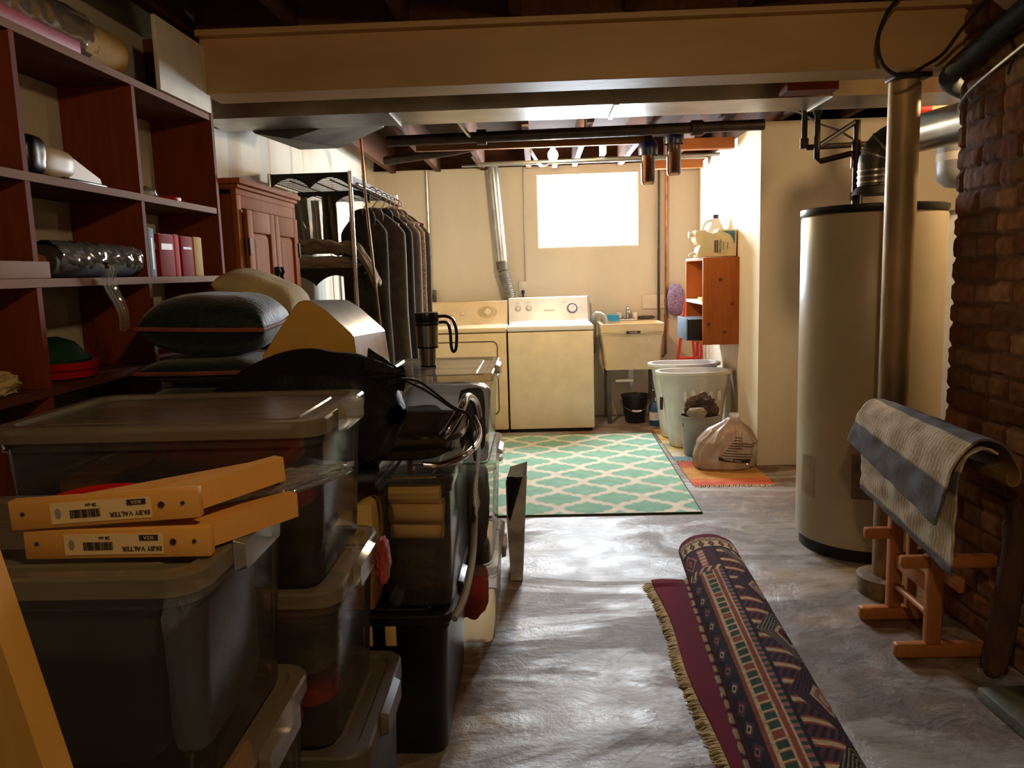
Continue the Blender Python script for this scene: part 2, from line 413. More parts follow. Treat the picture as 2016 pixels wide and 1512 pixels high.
struct(MB().bb(1.0, 1.2, 3.31, 3.42, 2.02, 2.24).build('trim_3', M['shelfwood'], smooth=False))
# chimney with raised bricks
BR = [lin(c) for c in ((142, 94, 62), (126, 78, 52), (156, 108, 74), (146, 114, 86), (132, 86, 54), (112, 68, 46), (164, 120, 88))]
MO = lin((104, 74, 54))
bh, bl = .079, .232
def brick(y, z):
    wz = z + .006 * rnd((y, z, 0), 9); row = math.floor(wz / bh); wy = y + .008 * rnd((y, z, 3), 11) + (bl / 2 if row % 2 else 0)
    if row % 6 == 5: L = bl / 2
    else: L = bl
    cx = math.floor(wy / L); fy = (wy / L - cx) * L; fz = wz - row * bh
    e = min(fy, L - fy, fz, bh - fz)
    k = max(0, min(1, (e - .005) / .006))
    c = BR[int((math.sin(row * 12.99 + cx * 78.2) * 43758.5) % 1 * len(BR))]
    t = .75 + .35 * rnd((y, z, row), 30) + .3 * rnd((y, z, 1), 6)
    return k, tuple(x * max(.4, t) for x in c[:3]) + (1,)
def bf(u, v):
    y = 3.05 - u * 1.75; z = v * 2.247
    k, c = brick(y, z)
    return (1.55 - .011 * k - .004 * rnd((y, z, 5), 40), y - (.006 * k * 0), z)
def bcol(p):
    if p.x > 1.56: return MO
    k, c = brick(p.y, p.z); return mixc(MO, c, k)
ch = MB(); ch.grid(bf, 170, 200); ch.bb(1.562, 2.4, 1.28, 3.05, 0, 2.247)
for i in range(26):   # brick ends that stick out along the corner
    z = i * bh + .04
    ch.box((1.575, 3.052, z), (.055, .012 + .008 * (i % 3), .06), (0, 0, 0), .004)
struct(ch.build('wall_chimney', vcol('old_brick', .9, .5, 90), colf=bcol))
# ================================================================== overhead services
# main duct behind the beam
du = thing('ceiling_air_duct', 'long silver sheet metal duct running behind the tan beam', 'duct', (0, 3.65, 2.03))
d = MB(); d.bb(-1.43, 1.9, 3.50, 3.80, 2.03, 2.235); d.build('trunk', M['galv'], du, False)
for x in (-.62, .35, 1.25): MB().bb(x - .01, x + .01, 3.49, 3.81, 2.024, 2.24).build('seam', M['galv'], du, False)
# dull branch boot hanging to the left
fl = MB()
L0 = [(-1.40, 3.82, 2.12), (-1.30, 3.82, 2.02), (-1.14, 3.82, 1.99), (-.78, 3.82, 2.09), (-.78, 3.82, 2.22), (-1.40, 3.82, 2.22)]
L1 = [(-1.40, 4.4, 2.16), (-1.26, 4.4, 2.03), (-1.05, 4.4, 2.03), (-.80, 4.4, 2.13), (-.80, 4.4, 2.22), (-1.40, 4.4, 2.22)]
fl.loft([L0, L1])
tag(fl.build('ceiling_duct_boot', M['galvdull'], smooth=False), 'dull grey angled duct boot hanging at the left wall', 'duct')
# pipes
def pipe(name, label, pts, r, mat, n=12, cat='pipe', fit=()):
    if not fit: return tag(MB().tube(pts, r, n).build(name, mat), label, cat)
    t = thing(name, label, cat, pts[0])
    MB().tube(pts, r, n).build('run', mat, t)
    for a, b2 in fit: MB().tube([a, b2], r * 1.4, n).build('coupling', mat, t)
    return t
pipe('ceiling_drain_pipe', 'thick dark drain pipe crossing below the joists', [(-.93, 5.2, 2.185), (1.43, 5.2, 2.205)], .034, M['iron'], 16, fit=[((-.36, 5.2, 2.19), (-.3, 5.2, 2.19)), ((.98, 5.2, 2.2), (1.05, 5.2, 2.2))])
pipe('ceiling_drain_pipe', 'shorter rust brown pipe slanting beside the left joists', [(-1.05, 5.75, 2.14), (-.55, 5.6, 2.17), (-.2, 5.5, 2.215)], .03, M['iron'], 14)
pipe('ceiling_conduit', 'thin grey horizontal conduit under the joists near the bulb', [(-.46, 6.1, 2.2), (-.42, 6.1, 2.142), (1.36, 6.1, 2.155)], .013, M['galv'], 8)
pipe('ceiling_conduit', 'pale horizontal water line close to the back wall', [(-.6, 6.75, 2.215), (1.40, 6.75, 2.22)], .011, M['galv'], 8)
tag(MB().bb(-.78, .72, 5.42, 5.46, 2.15, 2.235).build('ceiling_furring_board', wood('brown_board', (110, 74, 44), (150, 106, 66), 'x', .7), smooth=False), 'narrow brown board fixed flat below the joists', 'board')
tag(MB().bb(.95, 1.42, 5.9, 5.98, 2.17, 2.245).build('ceiling_furring_board', bw, smooth=False), 'short orange wood block above the right partition wall', 'board')
tag(MB().bb(.9, 1.40, 6.9, 6.98, 2.16, 2.245).build('ceiling_furring_board', bw, smooth=False), 'short orange wood block at the far right ceiling corner', 'board')
for (x, y, lab) in ((-.45, 4.9, 'bent bright metal strap on the joist left of the bulb'), (-.02, 6.3, 'bright metal strap hanging behind the thick drain pipe')):
    tag(MB().tube(smooth_path([(x - .03, y, 2.30), (x, y + .05, 2.245), (x + .06, y + .3, 2.19), (x + .12, y + .35, 2.2)]), .014, 6).build('hanging_strap', M['galv']), lab, 'strap')
for (x, y, lab) in ((.5, 6.0, 'pale plastic clip left of the filters holding the conduit'), (.16, 6.6, 'pale plastic clip on the back water line')):
    tag(MB().bb(x - .02, x + .02, y - .02, y + .13, 2.175, 2.249).build('hanging_clip', M['plaswhite'], smooth=False), lab, 'clip')
# bulb
for (x, y0, y1, lab) in ((-.93, 1.8, 2.98, 'shiny metal cable run along the near joists, left one of two'), (-.86, 1.8, 2.98, 'shiny metal cable run along the near joists, right one of two'), (-.42, 1.9, 2.98, 'bright conduit between the joists above the middle of the beam')):
    tag(MB().tube([(x, y0, 2.33), (x, y1, 2.33)], .012, 8).build('ceiling_conduit', M['galv']), lab, 'pipe')
bu = thing('light_bulb', 'glowing bare bulb hanging from the joists before the window', 'bulb', (.125, 5.6, 2.12))
MB().lathe([(.001, -.04), (.022, -.034), (.034, -.012), (.035, .006), (.029, .024), (.015, .04), (.013, .052)], (.125, 5.6, 2.12), 20).build('glass', emis('lit_bulb', (1, .74, .36, 1), 60), bu)
MB().lathe([(.016, .053), (.018, .055), (.018, .075), (.05, .095), (.05, .129)], (.125, 5.6, 2.12), 20).build('socket', M['plaswhite'], bu)
# water filters
for (x, y, zb, zt, lab) in ((.745, 5.44, 1.885, 2.11, 'clear water filter housing with brown cartridge, lower left of the pair'), (.90, 5.36, 1.93, 2.165, 'clear water filter housing with brown cartridge, upper right of the pair')):
    f = thing('ceiling_water_filter', lab, 'water filter', (x, y, zb), 'water filters under the ceiling')
    MB().lathe([(.002, zb), (.036, zb + .004), (.044, zb + .016), (.047, zt - .02), (.056, zt - .02), (.056, zt)], (x, y, 0), 28, cap1=False).build('housing', clear('filter_bowl_%d' % int(x * 1000), (210, 190, 170), .12, .06, (190, 160, 130)), f)
    MB().lathe([(.031, zb + .02), (.031, zt - .01)], (x, y, 0), 20).build('cartridge', M['amber'], f)
    MB().lathe([(.062, zt - .035), (.064, zt), (.064, zt + .03), (.05, zt + .055)], (x, y, 0), 28, cap0=False).build('cap', M['navy'], f)
    MB().bb(x - .025, x + .025, y - .02, y + .02, zt + .05, 2.249).build('bracket', M['navy'], f, False)
pipe('ceiling_copper_pipe', 'short copper pipe dropping from the joists behind the wire rack', [(-1.07, 5.05, 2.245), (-1.055, 5.05, 1.9)], .011, M['copper'], 8)
# far wall services
pipe('wall_conduit', 'thin painted conduit down the back wall behind the dryer', [(-.972, 7.335, 2.265), (-.975, 7.335, 1.17)], .011, M['galv'], 8, fit=[((-.974, 7.335, 1.49), (-.974, 7.335, 1.53))])
o = thing('outlet_box', 'grey metal outlet box above the dryer at the conduit end', 'outlet', (-.975, 7.31, 1.09))
MB().bb(-1.02, -.93, 7.3, 7.349, 1.09, 1.2, .006).build('box', M['galvdull'], o); MB().lathe([(.022, 7.296), (.022, 7.3005)], (-.965, 0, 1.14), 16, 'y').build('receptacle', M['ink'], o)
pipe('wall_conduit', 'thin conduit down the back wall left of the window', [(-.105, 7.338, 2.268), (-.112, 7.338, 1.25)], .006, M['greyplas'], 8)
o = thing('outlet_box', 'white outlet with black plug behind the white washer', 'outlet', (-.135, 7.33, 1.1))
MB().bb(-.175, -.1, 7.335, 7.349, 1.12, 1.255, .004).build('cover_plate', M['plaswhite'], o); MB().bb(-.15, -.12, 7.3, 7.3345, 1.14, 1.175, .006).build('plug', M['blackplas'], o)
MB().tube([(-.135, 7.315, 1.145), (-.137, 7.31, 1.05)], .006, 8).build('cord', M['blackplas'], o)
v = thing('dryer_vent_duct', 'round silver vent pipe slanting down the back wall to the dryer', 'vent pipe', (-.3, 7.22, 1.0))
MB().tube([(-.375, 7.26, 2.27), (-.315, 7.25, 1.42)], .05, 20).build('pipe', M['galv'], v)
MB().tube([(-.315, 7.25, 1.44), (-.31, 7.25, 1.36)], .054, 20).build('collar', M['galvdull'], v)
pts = [(-.31 + .06 * t, 7.27, 1.36 - .25 * t) for t in [k / 28 for k in range(29)]]
MB().tube(pts, [.05 + (.006 if k % 2 else -.003) for k in range(29)], 18).build('flex_hose', M['galv'], v)
pipe('wall_mounted_pipe', 'brown vertical pipe in the corner right of the window', [(1.095, 7.32, 2.268), (1.088, 7.32, .62)], .011, M['iron'], 8)
pipe('wall_mounted_pipe', 'copper vertical pipe nearest the right back corner', [(1.165, 7.32, 2.268), (1.158, 7.32, 1.1), (1.152, 7.32, .56), (1.12, 7.3, .535)], .012, M['copper'], 8, fit=[((1.16, 7.32, 1.0), (1.16, 7.32, 1.06)), ((1.155, 7.32, .88), (1.155, 7.32, .92))])
tag(MB().bb(.945, 1.34, 7.33, 7.3495, .975, 1.1, .003).build('wall_mounted_board', M['whitewood']), 'cream board across the two vertical pipes above the sink', 'board')
# ================================================================== laundry end
# ---- washer
w = thing('washing_machine', 'white top loading washer in the middle under the window', 'washing machine', (.095, 6.95, 0))
b = MB(); b.bb(-.258, .448, 6.605, 7.2, .03, .845, .01); b.build('cabinet', M['enamel'], w)
MB().bb(-.24, .43, 6.64, 7.18, 0, .03).build('kick', M['blackmatt'], w)
MB().bb(-.262, .452, 6.6, 7.22, .852, .895, .012).build('top_deck', M['panelwhite'], w)
MB().bb(-.2, .39, 6.63, 7.02, .896, .9, .002).build('lid', M['panelwhite'], w)
MB().prism([(7.06, .896), (7.085, .91), (7.16, 1.105), (7.17, 1.112), (7.24, 1.112), (7.27, 1.08), (7.27, .896)], -.262, .436, 'x').build('console', M['panelwhite'], w, ang=25)
MB().prism([(7.075, .897), (7.165, 1.118), (7.275, 1.118), (7.275, .897)], .437, .45, 'x').build('end_cap', M['greyplas'], w, False)
nrm = Vector((0, -.93, .36)).normalized(); upv = Vector((0, .36, .93))
def dial(par, x, t, r, mat, name, ring=None, y0=7.085, z0=.91, dy=.075, dz=.195):
    c = Vector((x, y0 + dy * t, z0 + dz * t)); n = Vector((0, -dz, dy)).normalized()
    o = MB().tube([c + n * .0005, c + n * .02], [r, r * .85], 24).build(name, mat, par)
    if ring: MB().tube([c + n * .0004, c + n * .004], r * 1.3, 28).build('dial_ring', ring, o)
    m = MB(); m.box(c + n * .022, (r * .3, .006, r * 1.5), (.36, .4, 0)); m.build('pointer', M['plaswhite'], o, False)
    return o
dial(w, -.18, .55, .021, M['knob'], 'knob', M['greyplas']); dial(w, -.085, .55, .021, M['knob'], 'knob', M['greyplas'])
dial(w, .30, .5, .036, M['panelwhite'], 'timer_dial', M['blueink'])
F = frame((.095, 7.116, .995), (1, 0, 0), (0, .36, .93))
text('Whirlpool', .022, F, M['ink'], w, 'logo')
m = MB()
for (x, t, l) in ((-.18, .8, .03), (-.085, .82, .06), (.23, .8, .03), (.23, .2, .03), (.375, .55, .03)):
    m.box((x, 7.083 + .075 * t, .91 + .195 * t), (l, .002, .003))
m.build('print', M['greyplas'], w, False)
# ---- dryer
w = thing('clothes_dryer', 'cream front loading dryer left of the white washer', 'dryer', (-.63, 6.95, 0))
MB().bb(-.985, -.272, 6.605, 7.2, .03, .845, .01).build('cabinet', M['bisque'], w)
MB().bb(-.965, -.29, 6.64, 7.18, 0, .03).build('kick', M['blackmatt'], w)
MB().bb(-.988, -.27, 6.6, 7.22, .852, .893, .012).build('top_deck', M['bisque'], w)
MB().prism([(7.075, .894), (7.09, .91), (7.15, 1.085), (7.16, 1.092), (7.26, 1.092), (7.26, .894)], -.985, -.275, 'x').build('console', M['bisque'], w, ang=25)
fr = MB(); lo = [(p[0], 6.6035, p[1]) for p in rrect(-.64, .48, .58, .60, .05, 0)]
fr.loft([[(p[0], 6.604, p[1]) for p in rrect(-.64, .47, .57, .6, .04, 0)], [(p[0], 6.588, p[1]) for p in rrect(-.64, .47, .565, .595, .04, 0)], [(p[0], 6.585, p[1]) for p in rrect(-.64, .47, .545, .575, .035, 0)]])
dr = fr.build('door', M['bisque'], w)
lo = rrect(-.64, .47, .585, .615, .045, 0)
MB().tube([(p[0], 6.603, p[1]) for p in lo], .0035, 6, closed=True).build('door_seal', M['ink'], w)
MB().bb(-.40, -.385, 6.572, 6.586, .38, .56, .004).build('handle', M['bisque'], dr)
for x in (-.93, -.845, -.76, -.675): dial(w, x, .45, .02, M['bisque'], 'knob', M['knob'], 7.09, .91, .06, .175)
el = MB(); c = Vector((-.455, 7.119, .995)); n = Vector((0, -.175, .06)).normalized(); u2 = Vector((0, .06, .175)).normalized()
lp = [c + Vector((1, 0, 0)) * .088 * math.cos(2 * PI * k / 40) + u2 * .055 * math.sin(2 * PI * k / 40) for k in range(40)]
el.loft([[p + n * .0005 for p in lp], [p + n * .002 for p in lp]]); el.build('dial_plate', pm('taupe_dial_plate', (186, 164, 128), .5), w)
dial(w, -.455, .48, .03, M['bisque'], 'timer_dial', None, 7.089, .911, .06, .175)
# ---- utility sink
s = thing('utility_sink', 'cream laundry tub on legs right of the washer', 'sink', (.8, 7.05, 0))
def sl(hw, y0, y1, z, r=.02): return rrect(.8, (y0 + y1) / 2, hw * 2, y1 - y0, r, z, 3)
t = MB(); t.loft([sl(.23, 6.9, 7.26, .475), sl(.258, 6.862, 7.3, .77), sl(.262, 6.857, 7.3, .78), sl(.272, 6.845, 7.3, .868), sl(.272, 6.845, 7.3, .875), sl(.25, 6.87, 7.24, .875), sl(.245, 6.875, 7.235, .86), sl(.215, 6.92, 7.2, .5)])
tub = t.build('tub', M['bisque'], s, ang=30)
MB().bb(.745, .865, 6.846, 6.8485, .79, .812).build('label_plate', M['ink'], s, False)
text('MUSTEE', .018, frame((.805, 6.8455, .801), (1, 0, 0), (0, 0, 1)), M['labelwhite'], s, 'lettering')
MB().tube([(.535, 6.842, .80), (.745, 6.846, .785), (.865, 6.846, .785), (1.065, 6.842, .80)], .003, 6).build('rim_line', pm('tan_seam', (150, 130, 100), .6), s)  # thin line across the tub front, darker tan than the tub
for x, y in ((.60, 6.93), (1.0, 6.93), (.60, 7.24), (1.0, 7.24)):
    MB().prism([(x - .02, y - .012), (x + .02, y - .012), (x + .012, y + .012), (x - .012, y + .012)], 0, .475).build('leg', M['galvdull'], s, False)
fa = MB(); fa.tube(smooth_path([(.8, 7.275, .875), (.8, 7.275, .97), (.8, 7.25, 1.0), (.8, 7.17, .985), (.8, 7.15, .95)]), .014, 10)
fa.bb(.71, .89, 7.255, 7.295, .875, .9, .006); faucet = fa.build('faucet', M['chrome'], s)
for x in (.725, .87): MB().lathe([(.026, .9), (.03, .92), (.026, .95), (.01, .952)], (x, 7.275, 0), 16).build('tap_knob', M['knob'], faucet)
MB().tube(smooth_path([(.8, 7.05, .475), (.8, 7.05, .36), (.8, 7.1, .3), (.8, 7.18, .33), (.8, 7.33, .33)]), .025, 12).build('drain_trap', M['plaswhite'], s)
MB().bb(.66, .82, 6.98, 7.02, .355, .385, .01).build('strainer_arm', M['plaswhite'], s)
tag(MB().bb(.56, .72, 7.20, 7.235, .8765, .935, .004).build('blue_sponge_tray', M['blue']), 'flat blue tray on the back left rim of the sink', 'tray')
tag(MB().blob((.97, 7.275, .9), (.15, .035, .035), 3, .3, 2.5, 3, flat=.879).build('scrub_cloth', M['darkcloth']), 'dark cloth on the back right rim of the sink', 'cloth')
tag(MB().tube(smooth_path([(.49, 7.24, .6), (.49, 7.14, .84), (.50, 7.06, .95), (.57, 7.04, .93), (.60, 7.06, .84)]), [.022 + .003 * (k % 2) for k in range(25)], 12).build('drain_hose', M['greyplas']), 'grey ribbed hose looping from washer into the sink', 'hose')
cl = MB()
for k, (x, z, l) in enumerate(((.485, .66, .05), (.49, .58, .05), (.495, .52, .04))): cl.box((x + .005, 7.1, z), (l, .03, .022), (0, .4 * (-1) ** k, 0), .006)
# bucket & bottle under sink
bk = thing('bucket', 'black bucket with white grip on the floor under the sink', 'bucket', (.83, 6.98, 0))
MB().lathe([(.085, 0), (.088, .004), (.118, .23), (.125, .232), (.127, .245), (.118, .245), (.112, .235), (.084, .01)], (.83, 6.98, 0), 32).build('pail', M['bucket'], bk)
hp = [(.83 + .128 * math.cos(math.radians(a)), 6.98 - .13 * math.sin(math.radians(a)) * .97, .20 - .085 * math.sin(math.radians(a))) for a in range(0, 181, 12)]
h = MB().tube(hp, .003, 6).build('handle', M['steel'], bk)
MB().tube(hp[6:10], .009, 8).build('grip', M['plaswhite'], h)
bt = thing('detergent_bottle', 'blue plastic bottle on the floor between bucket and hamper', 'bottle', (.975, 6.80, 0))
MB().lathe([(.04, 0), (.045, .01), (.045, .14), (.03, .18), (.016, .2), (.016, .215)], (.975, 6.80, 0), 20).build('bottle_body', M['teal'], bt)
MB().lathe([(.018, .215), (.018, .24)], (.975, 6.80, 0), 16).build('cap', M['plaswhite'], bt)
MB().lathe([(.0458, .05), (.0458, .12)], (.975, 6.80, 0), 20, cap0=False, cap1=False).build('label_band', M['labelwhite'], bt)
# ---- wall shelf on the right partition
ws = thing('wall_shelf_box', 'orange pine two compartment shelf box fixed on the right wall', 'wall shelf', (1.32, 6.19, .775))
X0, X1, Y0, Y1, Z0, Z1 = 1.19, 1.449, 5.85, 6.53, .775, 1.405
kn = MB()
MB().bb(X0, X1, Y0, Y0 + .022, Z0, Z1, .002).build('side_panel', M['cedar'], ws); MB().bb(X0, X1, Y1 - .022, Y1, Z0, Z1, .002).build('side_panel', M['cedar'], ws)
for nm, z in (('bottom_board', Z0), ('shelf', 1.065), ('top_board', Z1 - .022)): MB().bb(X0, X1 - .012, Y0 + .0225, Y1 - .0225, z, z + .022, .002).build(nm, M['cedar'] if nm != 'shelf' else M['whitewood'], ws)
MB().bb(X1 - .011, X1, Y0 + .0225, Y1 - .0225, Z0, Z1, 0).build('back_panel', M['cedar'], ws)
for (x, z) in ((1.315, 1.245), (1.40, 1.07), (1.23, .925), (1.345, .865)): kn.lathe([(.013, 5.848), (.009, 5.8498)], (x, 0, z), 14, 'y', sx=1.1)
kn.build('knot', pm('pine_knot', (96, 46, 22), .6), ws)
o = thing('storage_carton', 'blue fronted black box poking out of the lower wall shelf compartment', 'box', (1.2, 6.16, .798))
MB().bb(1.106, 1.29, 5.98, 6.35, .798, .955, .004).build('box_body', M['blackmatt'], o); MB().bb(1.095, 1.1055, 5.975, 6.355, .798, .962, .003).build('front_panel', M['bluebox'], o)
tag(MB().bb(1.22, 1.30, 6.05, 6.2, 1.0875, 1.11, .004).build('sponge', M['foam']), 'small yellow sponge on the middle board of the wall shelf', 'sponge')
tag(MB().lathe([(.03, 1.0875), (.034, 1.1), (.034, 1.18), (.02, 1.2)], (1.24, 5.93, 0), 16).build('white_jar', M['plaswhite']), 'small white jar standing in the upper wall shelf compartment', 'jar')
# jugs
j = thing('detergent_jug', 'cream detergent jug lying on its side atop the wall shelf', 'jug', (1.28, 5.97, 1.406))
pr = [(1.44, 1.409), (1.445, 1.6), (1.31, 1.605), (1.30, 1.585), (1.27, 1.575), (1.235, 1.585), (1.215, 1.602), (1.15, 1.6), (1.14, 1.585), (1.145, 1.53), (1.165, 1.5), (1.19, 1.495), (1.17, 1.48), (1.16, 1.45), (1.155, 1.425), (1.165, 1.409)]
jb = MB(); jb.loft([[(x * .97 + 1.3 * .03, 5.90, z * .97 + 1.5 * .03) for x, z in pr], [(x, 5.912, z) for x, z in pr], [(x, 6.04, z) for x, z in pr], [(x * .97 + 1.3 * .03, 6.055, z * .97 + 1.5 * .03) for x, z in pr]])
jb.build('jug_body', pm('cream_jug', (232, 214, 168), .35, 0, .03), j, ang=50)
MB().tube([(1.14, 5.97, 1.575), (1.108, 5.97, 1.572)], .022, 18).build('cap', M['plaswhite'], j)
MB().tube([(1.155, 5.97, 1.44), (1.125, 5.97, 1.43), (1.11, 5.97, 1.425)], .012, 12).build('spout', M['plaswhite'], j)
MB().tube(smooth_path([(1.205, 5.93, 1.588), (1.23, 5.92, 1.565), (1.27, 5.918, 1.557), (1.305, 5.93, 1.58)]), .009, 8).build('handle', M['plaswhite'], j)
cr = MB(); P5 = [(1.425, 1.592), (1.335, 1.588)] + [(1.335 + .085 * math.sin(math.radians(a)), 1.503 + .085 * math.cos(math.radians(a)) - .002) for a in range(10, 91, 10)] + [(1.425, 1.503)]
cr.prism(P5, 5.8945, 5.897, 'y'); cr.build('label_corner', pm('teal_label', (50, 110, 120), .5, 0, .4, 30), j, False)
MB().bb(1.282, 1.305, 5.8945, 5.897, 1.44, 1.525).build('brand_block', M['ink'], j, False)
FV = lambda x: frame((x, 5.8935, 1.485), (0, 0, 1), (-1, 0, 0))
text('KIRKLAND', .016, frame((1.2935, 5.894, 1.482), (0, 0, 1), (-1, 0, 0)), M['labelwhite'], j, 'lettering')
text('Ultra Clean', .022, FV(1.325), M['ink'], j, 'lettering'); text('Detergent', .014, FV(1.345), M['ink'], j, 'lettering'); text('126 loads', .013, FV(1.375), M['ink'], j, 'lettering')
j = thing('bleach_jug', 'white jug with navy cap standing behind the cream jug', 'jug', (1.36, 6.25, 1.406))
MB().loft([rrect(1.36, 6.25, .15, .10, .03, 1.406), rrect(1.36, 6.25, .155, .105, .03, 1.42), rrect(1.36, 6.25, .155, .105, .03, 1.58), rrect(1.365, 6.25, .10, .08, .03, 1.64), rrect(1.365, 6.25, .05, .05, .02, 1.69), rrect(1.365, 6.25, .045, .045, .02, 1.70)]).build('jug_body', M['plaswhite'], j)
MB().lathe([(.023, 1.70), (.023, 1.728)], (1.365, 6.25, 0), 16).build('cap', M['navy'], j)
MB().tube(smooth_path([(1.345, 6.25, 1.685), (1.30, 6.25, 1.675), (1.268, 6.25, 1.63), (1.275, 6.25, 1.57)]), .011, 8).build('handle', M['plaswhite'], j)
# purple bag on hook, red step stool
hb = MB(); hb.blob((1.235, 7.26, 1.05), (.15, .12, .28), 5, .08, 2.4, 4, 2.4, fold=.03)
tag(hb.build('hanging_mesh_bag', M['purple']), 'purple crumpled mesh bag hanging at the back wall behind shelf', 'bag')
st = thing('step_stool', 'red folding step stool leaning in the corner behind the shelf', 'stool', (1.2, 6.95, 0))
for a, b2 in (((1.11, 6.85, .0), (1.275, 6.93, 1.14)), ((1.39, 6.85, .0), (1.39, 6.93, 1.14)), ((1.40, 7.1, 0), (1.38, 7.02, .85)), ((1.37, 6.78, .0), (1.31, 6.86, .75))):
    MB().tube([a, b2], .013, 8).build('leg', M['redpaint'], st)
for z in (.3, .55): MB().bb(1.17 + (z - .3) * .1, 1.37, 6.88, 7.0, z, z + .02, .004).build('step', M['redpaint'], st)
# ---- hampers
def hamper(cx, cy, h, label, holes):
    t = thing('laundry_hamper', label, 'hamper', (cx, cy, 0), 'white laundry hampers')
    n = 56
    def lp(a, b2, z): return [(cx + a * math.copysign(abs(math.cos(2 * PI * k / n)) ** .8, math.cos(2 * PI * k / n)), cy + b2 * math.copysign(abs(math.sin(2 * PI * k / n)) ** .8, math.sin(2 * PI * k / n)), z) for k in range(n)]
    m = MB(); m.loft([lp(.175, .12, .0), lp(.18, .125, .005), lp(.255, .15, h - .03), lp(.258, .153, h - .025), lp(.282, .166, h - .02), lp(.284, .168, h), lp(.258, .15, h), lp(.252, .147, h - .02), lp(.176, .12, .012)])
    m.build('basket', M['plaswhite'], t)
    SL = M.setdefault('slot', pm('slot_light', (250, 250, 252), .6, 0, .01))
    for k in range(5 if holes else 0):
        x = cx - .09 + k * .062
        MB().loft([[(p[0], cy - .143, p[1]) for p in rrect(x, .39, .022, .07, .01, 0, 3)], [(p[0], cy - .1515, p[1]) for p in rrect(x, .392, .022, .07, .01, 0, 3)]]).build('vent_slot', SL, t)
        MB().loft([[(p[0], cy - .131, p[1]) for p in rrect(x, .27, .02, .05, .009, 0, 3)], [(p[0], cy - .1405, p[1]) for p in rrect(x, .272, .02, .05, .009, 0, 3)]]).build('vent_slot', SL, t)
    hs = MB(); hs.loft([[(cx - .252, cy + p[0], p[1]) for p in rrect(0, .32, .03, .1, .012, 0, 3)], [(cx - .232, cy + p[0], p[1]) for p in rrect(0, .32, .03, .1, .012, 0, 3)]])
    hs.build('handle_slot', M['ink'], t)
    t.location.z = .0105
    return t
hamper(1.14, 6.33, .585, 'white plastic laundry hamper farther back, closer to the sink', False)
hamper(1.15, 5.98, .565, 'white plastic laundry hamper with slots in front of its twin', True)
g = thing('laundry_bin', 'small grey bin stuffed with dark clothes before the hamper', 'bin', (1.13, 5.66, 0))
MB().lathe([(.10, 0), (.105, .005), (.13, .27), (.136, .275), (.136, .285), (.126, .285), (.1, .01)], (1.13, 5.66, 0), 36, sx=1.05, sy=.85).build('tub', M['greyplas'], g)
g.location.z = .0105
hh = MB(); hh.bb(1.005, 1.018, 5.62, 5.66, .22, .25); hh.build('handle', M['ink'], g)
tag(MB().blob((1.14, 5.66, .34), (.19, .145, .16), 11, .35, 2.2, 5, 2.2, fold=.16).build('dark_clothes', pm('dark_mixed_clothes', (66, 50, 40), .9, 0, .5, 5, .4, 40)), 'rumpled dark brown clothes heaped in the small grey bin', 'clothes')
tag(MB().blob((1.09, 5.545, .33), (.13, .06, .07), 14, .2, 2.6, 4, 2.2, fold=.05).build('tan_cloth', M['greycloth']), 'tan cloth at the front of the dark clothes heap', 'cloth')
# ---- shopping bag
sb = thing('shopping_bag', 'knotted translucent plastic shopping bag with printing by the wall corner', 'bag', (1.215, 5.3, .006))
def sbf(u, v):
    a = 2 * PI * u; z = v
    prof = [(0, .14), (.03, .185), (.25, .205), (.5, .19), (.72, .125), (.85, .055), (.93, .028), (1, .034)]
    for (z0, r0), (z1, r1) in zip(prof, prof[1:]):
        if z <= z1: r = r0 + (r1 - r0) * (z - z0) / (z1 - z0); break
    lean = .085 * max(0, z - .3)
    fold = .09 * noise.noise(Vector((math.cos(a) * 2.2, math.sin(a) * 2.2, z * 1.5 + 3))) + .05 * noise.noise(Vector((math.cos(a) * 6, math.sin(a) * 6, z * 2)))
    r *= 1 + fold * 2.2
    return (1.215 + r * 1.08 * math.cos(a) + lean * 1.3, 5.2 + .1 + r * .85 * math.sin(a) * .95, .008 + .36 * z)
m = MB(); m.grid(sbf, 96, 60); bmesh.ops.remove_doubles(m.bm, verts=m.bm.verts, dist=1e-5); m.build('sack', M['shopbag'], sb)
pm2 = MB()
def onbag(u, v, off=.003):
    p = Vector(sbf(u, v)); d = (p - Vector((1.215, 5.3, p.z))).normalized(); return p + d * off
def stripe(u0, u1, v0, v1, hgt, name, mat):
    m = MB(); N = 16
    m.grid(lambda a, b2: onbag(u0 + (u1 - u0) * a, v0 + (v1 - v0) * a + hgt * b2), N, 2); return m
lines = MB()
for k in range(9):
    v0 = .60 - k * .044; u0 = .765 - k * .007; ln = (.045, .05, .16, .16, .08, .06, .16, .16, .15)[k]
    mm = stripe(u0, u0 + ln, v0, v0 - .05 * ln / .16, .015, 'x', None); lines._merge(mm.bm)
mm = stripe(.70, .86, .20, .13, .07, 'x', None); lines._merge(mm.bm)
lines.build('printed_lines', M['ink'], sb)
text('THANK YOU', .02, frame(onbag(.765, .215, .006), (1, .0, -.18), (0.03, 0, 1)), M['labelwhite'], sb, 'lettering')
MB().blob((1.28, 5.28, .2), (.13, .12, .12), 4, .1, 2, 3, 4).build('pink_package', pm('pink_pack', (214, 130, 116), .5), sb)
